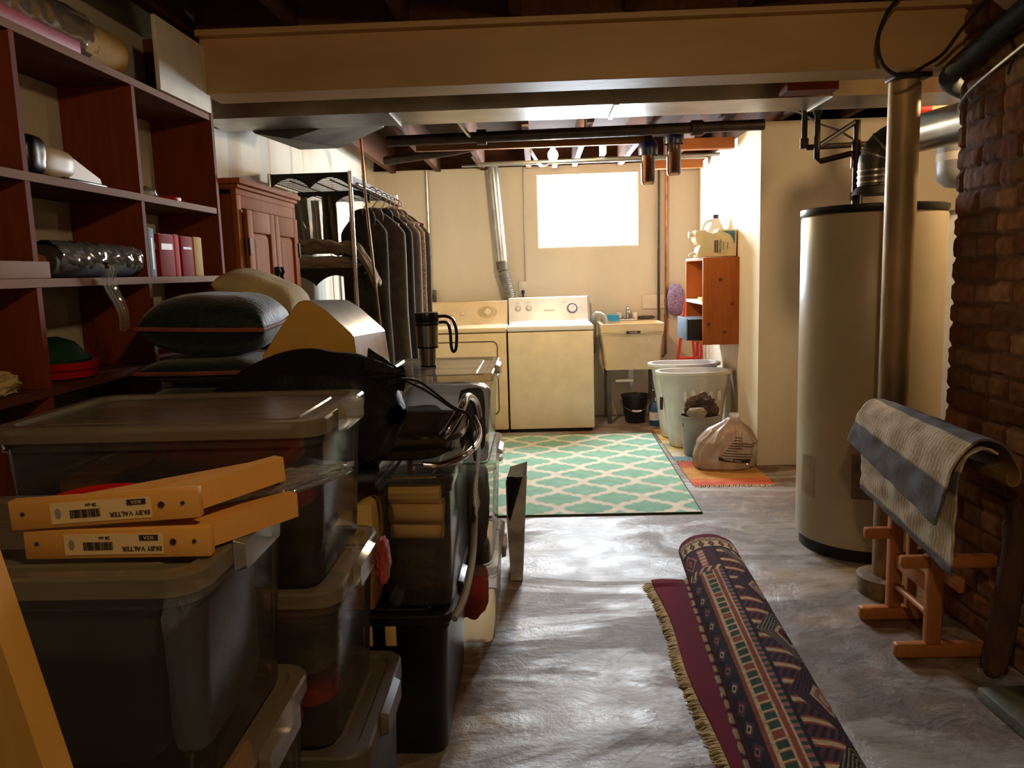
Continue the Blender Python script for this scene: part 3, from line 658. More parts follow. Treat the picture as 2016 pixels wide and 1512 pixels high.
# ---- mats on the floor
C1, C2 = lin((120, 174, 144)), lin((226, 212, 188))
def lens(x, y):
    rows = round((y - 4.589) / .19)
    best = 1e9
    for r in (rows - 1, rows, rows + 1):
        yy = 4.589 + r * .19; xo = .089 if r % 2 == 0 else .089 + .1675
        cc = round((x - xo) / .335)
        dx = abs(x - xo - cc * .335); dy = abs(y - yy)
        core = max(dx / .093, dy / .098, (dx + dy * 1.0) / .148) - 1         # middle block with a point to front and back
        tip = (dx * 1.3 + dy) / .135 - 1
        lobe = max(math.hypot((dx - .072) / .066, dy / .058) - 1, .0 - 1)     # rounded side lobes
        lobe2 = max(dx / .062, dy / .112) - 1 if dy < .112 else 9
        core2 = max(dx / .08, dy / .085) - 1
        best = min(best, max(core2, -1), tip, lobe)
    return best
C1, C2 = lin((146, 190, 166)), lin((232, 220, 200))
def rugcol(p):
    e = lens(p.x, p.y); t = max(0, min(1, (e + .05) / .1))
    q = .9 + .16 * rnd((p.x, p.y, 0), 14)
    c = mixc(C1, C2, t); return tuple(v * q for v in c[:3]) + (1,)
RX0, RX1, RY0, RY1 = -.72, .885, 4.285, 6.45
r = thing('trellis_rug', 'mint green and cream trellis pattern rug before the washer', 'rug', ((RX0 + RX1) / 2, 5.36, 0))
def rugf(u, v):
    x = RX0 + (RX1 - RX0) * u + .03 * (v - .5); y = RY0 + (RY1 - RY0) * v
    return (x, y, .009 + .0015 * rnd((x, y, 1), 3))
MB().grid(rugf, 260, 340).build('pile', vcol('rug_pile', .95, .4, 400), r, colf=rugcol)
pts = [(rugf(u, v)[0], rugf(u, v)[1], .005) for u, v in [(k / 20, 0) for k in range(20)] + [(1, k / 20) for k in range(20)] + [(1 - k / 20, 1) for k in range(20)] + [(0, 1 - k / 20) for k in range(20)]]
MB().tube(pts, .006, 6, closed=True).build('binding', pm('green_binding', (62, 78, 60), .9), r)
def weave(bands, s):
    def f(p):
        t = (p.y - s[0]) / (s[1] - s[0]); c = bands[max(0, min(len(bands) - 1, int(t * len(bands))))]
        chk = .82 + .3 * (math.sin(p.x * 260) * math.sin(p.y * 300) > 0); q = chk * (.9 + .2 * rnd((p.x, p.y, 0), 20))
        return tuple(v * q for v in lin(c)[:3]) + (1,)
    return f
def small_mat(label, x0, x1, y0, y1, bands):
    t = thing('woven_mat', label, 'mat', ((x0 + x1) / 2, (y0 + y1) / 2, 0), 'woven mats beside the trellis rug')
    MB().grid(lambda u, v: (x0 + (x1 - x0) * u, y0 + (y1 - y0) * v, .007 + .002 * rnd((u * 3, v * 3, y0), 4)), 120, 140).build('weave', vcol('woven_cotton', .95, .3, 300), t, colf=weave(bands, (y0, y1)))
    f = MB(); n = int((x1 - x0) / .012)
    for k in range(n):
        x = x0 + (k + .5) * (x1 - x0) / n; f.tube([(x, y0, .006), (x + random.uniform(-.006, .006), y0 - random.uniform(.02, .035), .003)], .003, 4)
    f.build('fringe', pm('pale_fringe', (220, 190, 150), .9), t)
small_mat('red and orange woven cotton mat under the shopping bag', .93, 1.425, 4.83, 5.44, [(206, 96, 72), (214, 120, 78), (206, 146, 82), (196, 140, 76), (206, 150, 84), (200, 140, 76), (198, 104, 78), (190, 96, 76)])
small_mat('cream and blue striped woven mat under the white hampers', .93, 1.425, 5.49, 6.6, [(120, 148, 160), (216, 206, 180), (210, 196, 160), (196, 170, 100), (150, 150, 120), (206, 186, 130), (196, 150, 80), (206, 176, 110), (170, 130, 70), (190, 150, 86)])
# ================================================================== armoire, wire rack, clothes
a = thing('pine_armoire', 'pine cabinet with two panelled doors beside the dark shelving', 'cabinet', (-1.32, 3.6, 0))
AX0, AX1, AY0, AY1, AH = -1.447, -1.19, 3.22, 4.0, 1.735
b = MB(); b.bb(AX0, AX1 - .022, AY0, AY1, .05, AH - .03); b.bb(AX0, AX1 - .03, AY0 + .02, AY1 - .02, 0, .05)
b.build('carcass', M['pinedark'], a, False)
cr = MB()
for k, (o, z0, z1) in enumerate(((0, AH - .05, AH - .025), (.012, AH - .025, AH - .01), (.028, AH - .01, AH + .012))):
    cr.bb(AX0, AX1 + o, AY0 - o, AY1 + o * .5, z0 + .0003 * k, z1, .003)
cr.build('cornice', M['pine'], a)
ff = MB(); ff.bb(AX1 - .0215, AX1, AY0, AY0 + .05, .06, AH - .05, .002); ff.bb(AX1 - .0215, AX1, AY1 - .04, AY1, .06, AH - .05, .002); ff.bb(AX1 - .0215, AX1, AY0 + .05, AY1 - .04, AH - .1, AH - .05, .002)
ff.build('face_frame', M['pine'], a)
def door(y0, y1, hinge_y):
    z0, z1 = .12, AH - .105
    d = MB(); s = .062
    d.bb(AX1 + .001, AX1 + .02, y0, y0 + s, z0, z1, .004); d.bb(AX1 + .001, AX1 + .02, y1 - s, y1, z0, z1, .004)
    for q0, q1 in ((z0, z0 + .08), (z1 - .09, z1), (.86, .94)): d.bb(AX1 + .001, AX1 + .02, y0 + s, y1 - s, q0, q1, .004)
    o = d.build('door', M['pine'], a)
    for q0, q1 in ((z0 + .08, .86), (.94, z1 - .09)):
        yc, zc = (y0 + y1) / 2, (q0 + q1) / 2; w_, h_ = y1 - y0 - 2 * s, q1 - q0
        def rr(sw, x): return [(x, yc + p[0], zc + p[1]) for p in rrect(0, 0, w_ - sw, h_ - sw, .004, 0, 1)]
        MB().loft([rr(0, AX1 + .004), rr(.01, AX1 + .006), rr(.06, AX1 + .016), rr(.065, AX1 + .016)]).build('raised_panel', M['pine'], o, ang=20)
    for z in (.3, 1.48): MB().bb(AX1 + .018, AX1 + .026, hinge_y - .012, hinge_y + .012, z - .035, z + .035, .003).build('hinge', M['blackmatt'], o)
    return o
ym = (AY0 + AY1) / 2 + .005
d1 = door(AY0 + .052, ym - .002, AY0 + .055); d2 = door(ym + .002, AY1 - .042, AY1 - .045)
for d, y in ((d1, ym - .028), (d2, ym + .03)):
    h = MB(); h.lathe([(.012, -.06), (.018, -.04), (.008, -.02), (.016, 0), (.008, .02), (.018, .04), (.012, .06)], (AX1 + .026, y, 1.34), 10); h.build('pull', M['blackmatt'], d)
# ---- wire rack
rk = thing('wire_garment_rack', 'black wire garment rack with chrome poles by the left wall', 'rack', (-1.2, 5.0, 0))
RXA, RXB, RYA, RYB = -1.41, -.98, 4.32, 5.72
for x in (RXA, RXB):
    for y in (RYA, RYB): MB().tube([(x, y, 0), (x, y, 1.9)], .012, 10).build('pole', M['chrome'], rk)
MB().tube([(-.80, 4.355, 0), (-.917, 4.355, 1.88)], .008, 8).build('brace', M['chrome'], rk)
MB().tube([(-.944, RYA, 1.83), (-.944, RYB + .1, 1.83)], .011, 10).build('clothes_rail', M['chrome'], rk)
def valance(y, z0, z1, n, name, x0=RXA, x1=RXB):
    P = []
    N = 48
    for k in range(N + 1):
        t = k / N; ph = (t * n) % 1
        P.append((x0 + (x1 - x0) * t, z0 + .055 * math.sin(PI * ph) ** .8))
    poly = [(x1, z1), (x0, z1)] + P
    m = MB(); m.loft([[(p[0], y - .003, p[1]) for p in poly], [(p[0], y + .003, p[1]) for p in poly]])
    return m.build(name, M['blackmatt'], rk, False)
def wire_shelf(z, name, step=.035, y1=RYB):
    m = MB()
    for k in range(int((y1 - RYA) / step) + 1): m.tube([(RXA, RYA + k * step, z), (RXB, RYA + k * step, z)], .0025, 4)
    for k in range(5): m.tube([(RXA + k * (RXB - RXA) / 4, RYA, z - .006), (RXA + k * (RXB - RXA) / 4, y1, z - .006)], .004, 5)
    return m.build(name, M['blackmatt'], rk)
wire_shelf(1.865, 'top_shelf', .05); valance(RYA, 1.815, 1.895, 2, 'valance'); valance(RYA + .5, 1.77, 1.85, 2, 'valance')
sd = MB(); sd.bb(RXB - .003, RXB + .003, RYA + .02, RYB, 1.82, 1.88); sd.build('side_band', M['blackmatt'], rk, False)
wire_shelf(1.37, 'middle_shelf', .05, 4.58); valance(RYA, 1.30, 1.395, 2, 'valance')
MB().bb(RXA, RXB, RYA, 4.58, 1.36, 1.366).build('shelf_liner', M['blackmatt'], rk, False)
wire_shelf(.25, 'bottom_shelf')
# ---- hanging garments across the rail
def garment(y, xc, w, z1, z0, mat, label, seed, th=.07, hang=None, name='hanging_coat', collar=True):
    t = thing(name, label, 'coat', (xc, y, z0), 'clothes hanging on the wire rack')
    def sec(z):
        u = (z1 - z) / (z1 - z0)
        if u < .10: hw = w * (.16 + .34 * (u / .10) ** .75); hd = th * (.35 + .45 * u / .1)
        else: hw = w * (.5 + .03 * u); hd = th * (.8 + .35 * u)
        L = []
        for k in range(56):
            a2 = 2 * PI * k / 56
            f = 1 + .22 * u * math.sin(a2 * 9 + seed + 1.5 * math.sin(u * 3 + seed)) * .5 + .1 * noise.noise(Vector((math.cos(a2) * 2 + seed, math.sin(a2) * 2, u * 2.5)))
            L.append((xc + hw * math.cos(a2) * (1 + .02 * math.sin(u * 9)), y + hd * math.copysign(abs(math.sin(a2)) ** .7, math.sin(a2)) * f, z))
        return L
    zs = [z1 - (z1 - z0) * (k / 36) ** 1.25 for k in range(37)]
    MB().loft([sec(z) for z in zs]).build('garment_body', mat, t)
    if collar:
        MB().tube(smooth_path([(xc - .05, y - th * .3, z1 - .10), (xc - .06, y - th * .5, z1 - .02), (xc - .03, y + th * .2, z1 + .015), (xc + .03, y + th * .2, z1 + .015), (xc + .06, y - th * .5, z1 - .02), (xc + .05, y - th * .3, z1 - .10)]), .016, 8).build('collar', mat, t)
    hk = MB().tube(smooth_path([(xc, y, z1 - .01), (xc, y, z1 + .03), (-.944 + .02, y, 1.815), (-.944 + .021, y, 1.84), (-.944, y, 1.853), (-.944 - .021, y, 1.836)]), .0035, 6)
    hk.tube([(xc - w * .42, y, z1 - .075), (xc, y, z1 - .005), (xc + w * .42, y, z1 - .075)], .008, 8)
    hk.build('hanger', hang or M['whitecloth'], t)
    return t
yh = pm('yellow_hanger', (196, 160, 60), .4)
garment(4.70, -1.0, .26, 1.70, .72, pm('mottled_dark_jacket', (54, 48, 42), .9, 0, .5, 10, .3, 60), 'dark mottled jacket on a yellow hanger, first on the rail', 1, .06, yh, 'hanging_jacket')
garment(4.88, -.985, .38, 1.72, .55, M['coat'], 'long charcoal wool coat hanging second on the rail', 2.4, .06)
garment(5.06, -.96, .36, 1.73, .6, M['coatdark'], 'black coat hanging right behind the charcoal wool coat', 3.3, .05)
garment(5.20, -.945, .39, 1.74, .5, M['coatgrey'], 'grey striped long coat hanging third along the rail', 4.1, .05)
garment(5.34, -.935, .39, 1.745, .55, pm('tweed', (120, 100, 82), .95, 0, .5, 90, .3, 120), 'brown checked tweed jacket near the far end of the rail', 5.7, .045, name='hanging_jacket')
garment(5.47, -.93, .41, 1.75, .5, M['coatdark'], 'black coat at the far end of the rail', 6.2, .045, pm('red_hanger', (180, 40, 40), .4))
garment(5.60, -1.0, .3, 1.78, .9, pm('floral_blouse', (170, 150, 110), .9, 0, .4, 40), 'pale patterned blouse showing above the coats at rail end', 7.2, .03, name='hanging_blouse')
# things inside the rack
def hangcloth(pts, z0, z1, mat, label, name, cat, y):
    n = len(pts)
    m = MB()
    m.grid(lambda u, v: (pts[0] + (pts[1] - pts[0]) * u, y + .02 * math.sin(u * 14 + 2 * v) + .01 * rnd((u * 3, v * 3, y), 2), z0 + (z1 - z0) * v), 40, 20)
    o = m.build(name, mat); solid(o, .004); return tag(o, label, cat)
hangcloth((-1.42, -1.30), 1.48, 1.80, M['greyplas'], 'pale grey garment bag hanging inside the rack nearest the cabinet', 'hanging_garment_bag', 'bag', 4.615)
hangcloth((-1.28, -1.235), 1.48, 1.78, M['whitecloth'], 'narrow white cloth hanging between garment bag and olive cloth', 'hanging_towel', 'cloth', 4.615)
hangcloth((-1.22, -1.14), 1.48, 1.8, M['oliveplaid'], 'olive checked cloth hanging inside the wire rack', 'hanging_shirt', 'shirt', 4.615)
bl = MB(); bl.blob((-1.2, 4.47, 1.42), (.40, .24, .075), 21, .14, 2, 5, 3, flat=1.376, fold=.10)
tag(bl.build('folded_blanket', M['greycloth']), 'lower grey beige blanket folded on the middle rack shelf', 'blanket', 'blankets on the wire rack')
def bl2(u, v):
    x = -1.38 + .58 * u; d = max(0, u - .62)
    return (x - .25 * d, 4.40 + .17 * v + .02 * d, 1.53 + .03 * math.sin(v * 9 + u * 4) * (1 - u * .4) + .02 * rnd((u * 4, v * 4, 0), 2) - 1.2 * d * d - .05 * u)
o = MB().grid(bl2, 60, 30).build('folded_blanket', M['greycloth']); solid(o, .02)
tag(o, 'upper grey beige blanket draped over the rack edge with corner hanging', 'blanket', 'blankets on the wire rack')
bb_ = MB(); bb_.blob((-1.2, 4.48, .56), (.38, .2, .58), 31, .1, 2, 5, 5, flat=.262)
tag(bb_.build('dark_garment_bundle', M['coatdark']), 'dark bundle standing on the bottom shelf of the wire rack', 'bundle')
# ================================================================== dark wooden cubby shelving, left wall
sh = thing('wall_shelving', 'dark stained cubby shelving along the left wall', 'shelving', (-1.33, 2.0, 0))
SX0, SX1 = -1.448, -1.22
YE = 3.085; YS = [3.085, 2.515, 1.945, 1.375]; ZB = [1.965, 1.62, 1.365, 1.095, .79, .45]
for k, y in enumerate(YS):
    zt = 2.30 if k == 0 else 2.20
    lo = 0
    for j in range(len(ZB) + 1):
        zb = ZB[j] + .0005 if j < len(ZB) else 0
        ztop = zt if j == 0 else ZB[j - 1] - .0205
        if j == len(ZB): zb = 0
        if k == 0 and j: continue
        if j == 0 and k in (1, 2): continue
        MB().bb(SX0, SX1, y - .02, y, zb, ztop).build('divider', M['shelfwood'], sh, False) if k else MB().bb(SX0, SX1 + .006, y, y + .022, 0, 2.245).build('end_panel', M['shelfwood'], sh, False)
for k, z in enumerate(ZB):
    MB().bb(SX0, SX1 - .0035, .9, YE - .0005, z - .02, z).build('shelf_board', M['shelfwoodh'], sh, False)
    MB().bb(SX1 - .003, SX1 + .003, .9, YE - .0005, z - .021, z + .001, .001).build('shelf_edge', M['rawedge'] if k < 3 else M['shelfwoodh'], sh, False)
# panel closing the upper right cubby
tag(MB().bb(-1.219, -1.205, 2.665, 3.075, 1.968, 2.20, .002).build('white_board', M['whitewood'], smooth=False), 'plain white panel leaning before the top right cubby', 'panel')
# top row things
r = thing('wrapped_foam_roll', 'yellow foam roll in clear film on the top shelf', 'roll', (-1.3, 2.2, 1.966))
MB().tube([(-1.335, 1.75, 2.045), (-1.32, 2.56, 2.045)], .07, 28).build('foam', M['foam'], r)
MB().grid(lambda u, v: (-1.33 + (.078 + .008 * rnd((u * 9, v * 12, 0), 2)) * math.sin(2 * PI * u), 1.7 + .70 * v, 2.05 + (.08 + .008 * rnd((u * 9, v * 12, 3), 2)) * math.cos(2 * PI * u)), 48, 40).build('film_wrap', M['film'], r)
tag(MB().bb(-1.245, -1.222, 1.5, 2.24, 1.967, 2.0, .004).build('pink_strip', M['pinkstrip']), 'long pink strip along the front of the top shelf', 'strip')
tag(MB().blob((-1.38, 2.64, 2.05), (.11, .13, .16), 17, .1, 2, 4, 3, flat=1.967).build('dark_green_bag', M['velvet']), 'dark green soft bag behind the foam roll on top', 'bag')
# row two: hand vacuum
hv = thing('hand_vacuum', 'beige and black hand vacuum lying on the second shelf', 'vacuum', (-1.28, 2.12, 1.621))
MB().blob((-1.28, 2.11, 1.665), (.09, .2, .085), 3, .03, 1.5, 4, 3, flat=1.622).build('motor_body', M['beige'], hv)
MB().blob((-1.28, 2.03, 1.675), (.085, .09, .10), 5, .03, 1.5, 4, 3.5, flat=1.622).build('dust_cup', M['blackplas'], hv)
MB().prism([(2.16, 1.632), (2.32, 1.632), (2.315, 1.645), (2.19, 1.685), (2.15, 1.69)], -1.315, -1.245, 'x').build('nose', M['beige'], hv)
MB().bb(-1.32, -1.24, 2.13, 2.34, 1.6225, 1.6315, .003).build('base_plate', M['blackplas'], hv)
tag(MB().bb(-1.42, -1.41, 2.86, 2.90, 1.66, 1.86, .002).build('white_stick', M['plaswhite']), 'thin white strip standing at the back of the second shelf cubby', 'strip')
tag(MB().blob((-1.27, 2.80, 1.63), (.07, .07, .025), 8, .1, 2, 3, 3, flat=1.622).build('red_disc', M['red']), 'small red disc on the second shelf near its right end', 'disc')
tag(MB().blob((-1.29, 2.66, 1.64), (.07, .10, .04), 9, .15, 2, 3, 3, flat=1.622).build('clear_wrapper', M['film']), 'crumpled clear wrapper on the second shelf', 'wrapper')
# row three: roll, board, boxes
rl = thing('wrapped_fabric_roll', 'dark roll wrapped in clear film on the third shelf', 'roll', (-1.27, 2.25, 1.366))
MB().lathe([(.018, 2.02), (.042, 2.02), (.042, 2.44), (.018, 2.44)], (-1.262, 0, 1.41), 28, 'y').build('dark_roll', pm('dark_roll_fabric', (58, 54, 48), .8), rl)
MB().lathe([(.017, 2.018), (.017, 2.3)], (-1.262, 0, 1.41), 18, 'y').build('core', M['kraft'], rl)
fm = MB(); fm.grid(lambda u, v: (-1.262 + (.046 + .007 * rnd((u * 8, v * 9, 0), 2)) * math.sin(2 * PI * u), 2.04 + .43 * v, 1.419 + (.045 + .006 * rnd((u * 8, v * 9, 5), 2)) * math.cos(2 * PI * u)), 40, 40)
fm.grid(lambda u, v: (-1.198 + .02 * v + .006 * math.sin(u * 20) + .01 * math.sin(v * 9), 2.155 + .09 * u * (1 - .5 * v) + .05 * v, 1.40 - .16 * v * v - .02 * v + .008 * math.sin(u * 13 + v * 3)), 16, 30)
fm.build('film_wrap', M['film'], rl)
tag(MB().bb(-1.235, -1.217, 1.42, 1.985, 1.3665, 1.408, .002).build('pink_board', M['rawedge']), 'pinkish board strip lying on the third shelf front', 'board')
def book(y0, y1, h, c, label, x0=-1.36, x1=-1.238, band=None):
    t = thing('boxed_book', label, 'book', ((x0 + x1) / 2, (y0 + y1) / 2, 1.366), 'boxed books on the third shelf')
    MB().bb(x0, x1, y0, y1, 1.366, 1.366 + h, .003).build('cover', pm('book_cover', c, .75, 0, .08, spec=.2), t)
    MB().bb(x0 + .004, x1 - .004, y0 + .006, y1 - .006, 1.366 + h, 1.366 + h + .0008).build('pages', M['labelwhite'], t, False)
    if band:
        m = MB(); m.bb(x1, x1 + .0008, y0 + .015, y1 - .015, band[0], band[1]); m.bb(x0 + .02, x1 - .01, y0 - .0008, y0, band[0], band[1]); m.build('title_band', pm('title_band', band[2], .5), t, False)
book(2.555, 2.595, .155, (150, 176, 196), 'pale blue slim case leftmost among the boxed books', band=(1.39, 1.49, (220, 220, 220)))
book(2.625, 2.735, .140, (150, 26, 24), 'wide red book box with tan title band', -1.36, -1.238, (1.455, 1.475, (196, 150, 90)))
book(2.738, 2.775, .142, (206, 70, 60), 'slim lighter red book between two darker red ones')
book(2.79, 2.885, .138, (146, 24, 20), 'plain red book box left of the cream one', band=(1.46, 1.468, (60, 14, 12)))
book(2.895, 2.965, .140, (206, 170, 106), 'cream book box rightmost among the boxed books')
# row four: bowls, crumpled cloth
bw_ = thing('stacked_bowls', 'red bowls with a green lid on the fourth shelf', 'bowls', (-1.31, 2.14, 1.096))
MB().lathe([(.06, 1.096), (.085, 1.10), (.092, 1.118), (.088, 1.119), (.08, 1.104)], (-1.31, 2.14, 0), 32).build('lower_bowl', M['red'], bw_)
MB().lathe([(.07, 1.119), (.09, 1.122), (.096, 1.14), (.092, 1.142), (.085, 1.125)], (-1.31, 2.14, 0), 32).build('upper_bowl', M['red'], bw_)
MB().lathe([(.088, 1.142), (.092, 1.15), (.075, 1.165), (.05, 1.195), (.012, 1.21)], (-1.32, 2.13, 0), 28).build('green_lid', M['green'], bw_)
tag(MB().blob((-1.29, 1.78, 1.12), (.11, .2, .06), 23, .25, 3, 4, 2.4, flat=1.0965, fold=.1).build('crumpled_cloth', M['cream']), 'crumpled cream cloth on the fourth shelf', 'cloth')
# ================================================================== storage bins
def storage_bin(label, x0, x1, y0, y1, z0, z1, latch=None, body=None, lid=None, group='clear lidded storage bins', taper=.022, name='storage_bin', lidh=.03, latchmat=None):
    cx, cy, w, d = (x0 + x1) / 2, (y0 + y1) / 2, x1 - x0, y1 - y0
    t = thing(name, label, 'storage bin', (cx, cy, z0), group)
    body = body or M['clearbin']; lid = lid or M['frostlid']
    zt = z1 - .012; r = .045; g = .012
    m = MB()
    m.loft([rrect(cx, cy, w - 2 * taper - 2 * g, d - 2 * taper - 2 * g, r * .7, z0), rrect(cx, cy, w - 2 * taper - 2 * g + .014, d - 2 * taper - 2 * g + .014, r, z0 + .008), rrect(cx, cy, w - 2 * g, d - 2 * g, r, zt - .035),
            rrect(cx, cy, w - .012, d - .012, r, zt - .033), rrect(cx, cy, w - .012, d - .012, r, zt - .014)], True, False)
    m.build('tub', body, t, ang=35)
    l = MB()
    l.loft([rrect(cx, cy, w - .004, d - .004, r, z1 - lidh), rrect(cx, cy, w, d, r + .003, z1 - lidh + .002), rrect(cx, cy, w, d, r + .003, z1 - .004), rrect(cx, cy, w - .008, d - .008, r, z1), rrect(cx, cy, w - .05, d - .05, r * .8, z1), rrect(cx, cy, w - .06, d - .06, r * .8, z1 - .007), rrect(cx, cy, w - .12, d - .12, r * .6, z1 - .007), rrect(cx, cy, w - .125, d - .125, r * .6, z1 - .004)], False, True)
    lo = l.build('lid', lid, t, ang=35)
    for side in (latch or ()):
        c = MB()
        if side in 'xX':
            s = 1 if side == 'X' else -1; xe = x1 if s > 0 else x0
            c.loft([[(xe + s * .001, cy + p[0], z1 - .018 + p[1]) for p in rrect(0, 0, .16, .05, .008, 0, 3)], [(xe + s * .016, cy + p[0], z1 - .02 + p[1]) for p in rrect(0, 0, .15, .04, .008, 0, 3)]])
        else:
            s = 1 if side == 'Y' else -1; ye = y1 if s > 0 else y0
            c.loft([[(cx + p[0], ye + s * .001, z1 - .018 + p[1]) for p in rrect(0, 0, .16, .05, .008, 0, 3)], [(cx + p[0], ye + s * .016, z1 - .02 + p[1]) for p in rrect(0, 0, .15, .04, .008, 0, 3)]])
        c.build('latch', latchmat or M['frostlid'], t)
    return t
def cloth(label, c, d, mat, seed, name='folded_cloth', cat='cloth', amp=.1, fold=.05, sq=3.5, sub=4, freq=2.2, group=None):
    m = MB(); m.blob(c, d, seed, amp, freq, sub, sq, flat=c[2] - d[2] / 2 + .003, fold=fold)
    return tag(m.build(name, mat), label, cat, group)
# stack A, nearest the camera
AX0, AX1, AY0, AY1 = -1.02, -.435, .94, 1.34
storage_bin('tall frosted bin at the bottom of the nearest stack', AX0 - .01, AX1 + .012, AY0 - .01, AY1 + .01, .002, .66, 'X', taper=.03)
storage_bin('clear bin of navy cloth under the wooden brackets', AX0, AX1, AY0, AY1, .662, .985, 'X')
cloth('dark navy cloth filling the nearest clear bin', (-.75, 1.13, .815), (.44, .26, .27), M['darkblue'], 41, amp=.03, fold=.015, sq=9)
cloth('slate blue cloth at the right end of the nearest bin', (-.502, 1.135, .81), (.045, .25, .24), M['slate'], 42, amp=.04, fold=.02, sq=7)
cloth('cream and red cloth inside the tall bottom bin of the nearest stack', (-.72, 1.14, .34), (.44, .27, .6), pm('mottled_cream_red', (190, 130, 90), .9, 0, .35, 4), 43, amp=.04, fold=.02, sq=7)
# stack B
BX0, BX1, BY0, BY1 = -.99, -.385, 1.36, 1.76
storage_bin('grey lidded dark tote at the bottom of the second stack', BX0 - .02, BX1 + .045, BY0 - .0, BY1 + .03, .002, .465, 'X', pm('dark_grey_tote', (40, 36, 32), .5), pm('taupe_tote_lid', (92, 82, 70), .55, 0, .06), group='opaque totes', lidh=.045, name='storage_tote', latchmat=pm('taupe_handle', (104, 92, 78), .5, 0, .05))
storage_bin('clear bin with red and green toys in the second stack', BX0, BX1 + .01, BY0, BY1, .467, .785, 'X')
storage_bin('clear bin of red and dark clothes topping the second stack', BX0, BX1, BY0, BY1, .787, 1.10, 'X')
cloth('mixed red and dark red cloth at the back of the upper second bin', (-.66, 1.65, 1.0), (.28, .14, .11), M['redcloth'], 51, fold=.08)
cloth('dark brown cloth pile in the right half of the upper second bin', (-.56, 1.55, .86), (.25, .26, .12), M['darkcloth'], 52, fold=.08)
cloth('crimson cloth under the dark pile in the upper second bin', (-.475, 1.47, .955), (.085, .12, .06), M['redcloth'], 53, fold=.06)
cloth('dark scarf lying on the red cloth in the upper second bin', (-.755, 1.49, .95), (.14, .12, .08), M['darkcloth'], 54, fold=.1)
tag(MB().box((-.89, 1.6, .89), (.12, .22, .17), (0, 0, .08), .004).build('cardboard_carton', M['kraft']), 'brown cardboard box in the left of the upper second bin', 'box')
cloth('dark toy pile filling the upper part of the toy bin', (-.60, 1.53, .705), (.38, .26, .065), M['darkcloth'], 55, fold=.06)
cloth('tan grey bundle in the middle of the toy bin', (-.535, 1.475, .628), (.25, .15, .07), M['oliveplaid'], 56, fold=.04, amp=.06)
cloth('bright red toy cloth low in the toy bin', (-.53, 1.455, .561), (.24, .12, .052), M['brightred'], 57, fold=.03, amp=.05)
cloth('yellow toy at the bottom of the toy bin', (-.545, 1.43, .508), (.13, .06, .045), M['foam'], 58, fold=.03, amp=.05)
# red cloth slips hanging out
for lab, (x, y, z) in (('dark red cloth corner sticking out under the top second lid', (-.352, 1.66, .735)),):
    cloth(lab, (x, y, z), (.03, .09, .10), M['redcloth'], 60, fold=.05, amp=.2, sq=2)
# red dish and lid seen behind the brackets
tag(MB().lathe([(.05, .986), (.075, .99), (.082, 1.008), (.078, 1.009), (.05, .992)], (-.72, 1.24, 0), 32).build('red_dish', M['red']), 'shiny red dish behind the brackets on the nearest lid', 'dish')
# wooden brackets in film
def bracket(y, z, lab, dim=False):
    t = thing('shelf_bracket', lab, 'bracket', (-.6, y, z), 'wooden shelf brackets in film')
    x0, x1 = -.702, -.452
    MB().bb(x0, x1, y, y + .018, z, z + .0405, .0025).build('long_arm', M['bracketwood'], t)
    mm = MB(); mm.prism([(x0 + .06, y + .0185), (x0 + .12, y + .0185), (x1 + .055, y + .155), (x1 + .048, y + .175)], z + .004, z + .036); mm.build('diagonal_brace', M['bracketwood'], t, False)
    mm = MB(); mm.prism([(x1 - .07, y + .0185), (x1 - .02, y + .0185), (x1 + .068, y + .165), (x1 + .05, y + .18)], z + .002, z + .0385); mm.build('short_arm', M['bracketwood'], t, False)
    lb = MB().bb(x0 + .055, x1 - .062, y - .0008, y - .0001, z + .006, z + .034).build('paper_label', M['labelpaper'], t, False)
    f = lambda u, v: frame((x0 + .055 + .131 * u, y - .0012, z + .006 + .028 * v), (-1, 0, 0), (0, 0, -1))
    text('EKBY VALTER', .0088, f(.80, .28), M['ink'], lb, 'lettering'); MB().bb(x0 + .055 + .131 * .78, x0 + .055 + .131 * .97, y - .0014, y - .0009, z + .006 + .028 * .66, z + .006 + .028 * .93).build('logo_block', M['ink'], lb, False)
    text('IKEA', .0066, frame((x0 + .055 + .131 * .875, y - .0016, z + .0062 + .028 * .795), (-1, 0, 0), (0, 0, -1)), M['labelpaper'], lb, 'lettering', ext=.0001)
    bc = MB(); xx = x0 + .055 + .131 * .2
    rg = random.Random(5)
    while xx < x0 + .055 + .131 * .5:
        w_ = rg.choice((.0006, .001, .0015)); bc.bb(xx, xx + w_, y - .0013, y - .0009, z + .006 + .028 * .22, z + .006 + .028 * .62); xx += w_ + rg.choice((.0006, .001))
    bc.build('barcode', M['ink'], lb, False)
    text('28 cm', .006, f(.42, .82), M['ink'], lb, 'lettering')
    em = MB(); em.lathe([(.0055, y - .0013), (.0055, y - .0009)], (x0 + .055 + .131 * .08, 0, z + .02), 14, 'y', sx=.7, sy=1.3); em.build('symbol', M['greyplas'], lb, False)
    for xh in (x0 + .018, x1 - .048, x1 - .02): MB().lathe([(.0045 if xh == x1 - .048 else .0025, y - .0012), (.003, y - .0002)], (xh, 0, z + .022), 12, 'y').build('screw_hole', M['ink'], t, False)
    return t
t = bracket(1.0, 1.0298, 'upper pale wooden shelf bracket with paper label'); t.rotation_euler = (0, math.radians(-2.5), math.radians(2)); t.location.z += .004
t = bracket(1.0, .9885, 'lower pale wooden shelf bracket inside clear film'); t.location.x += .012
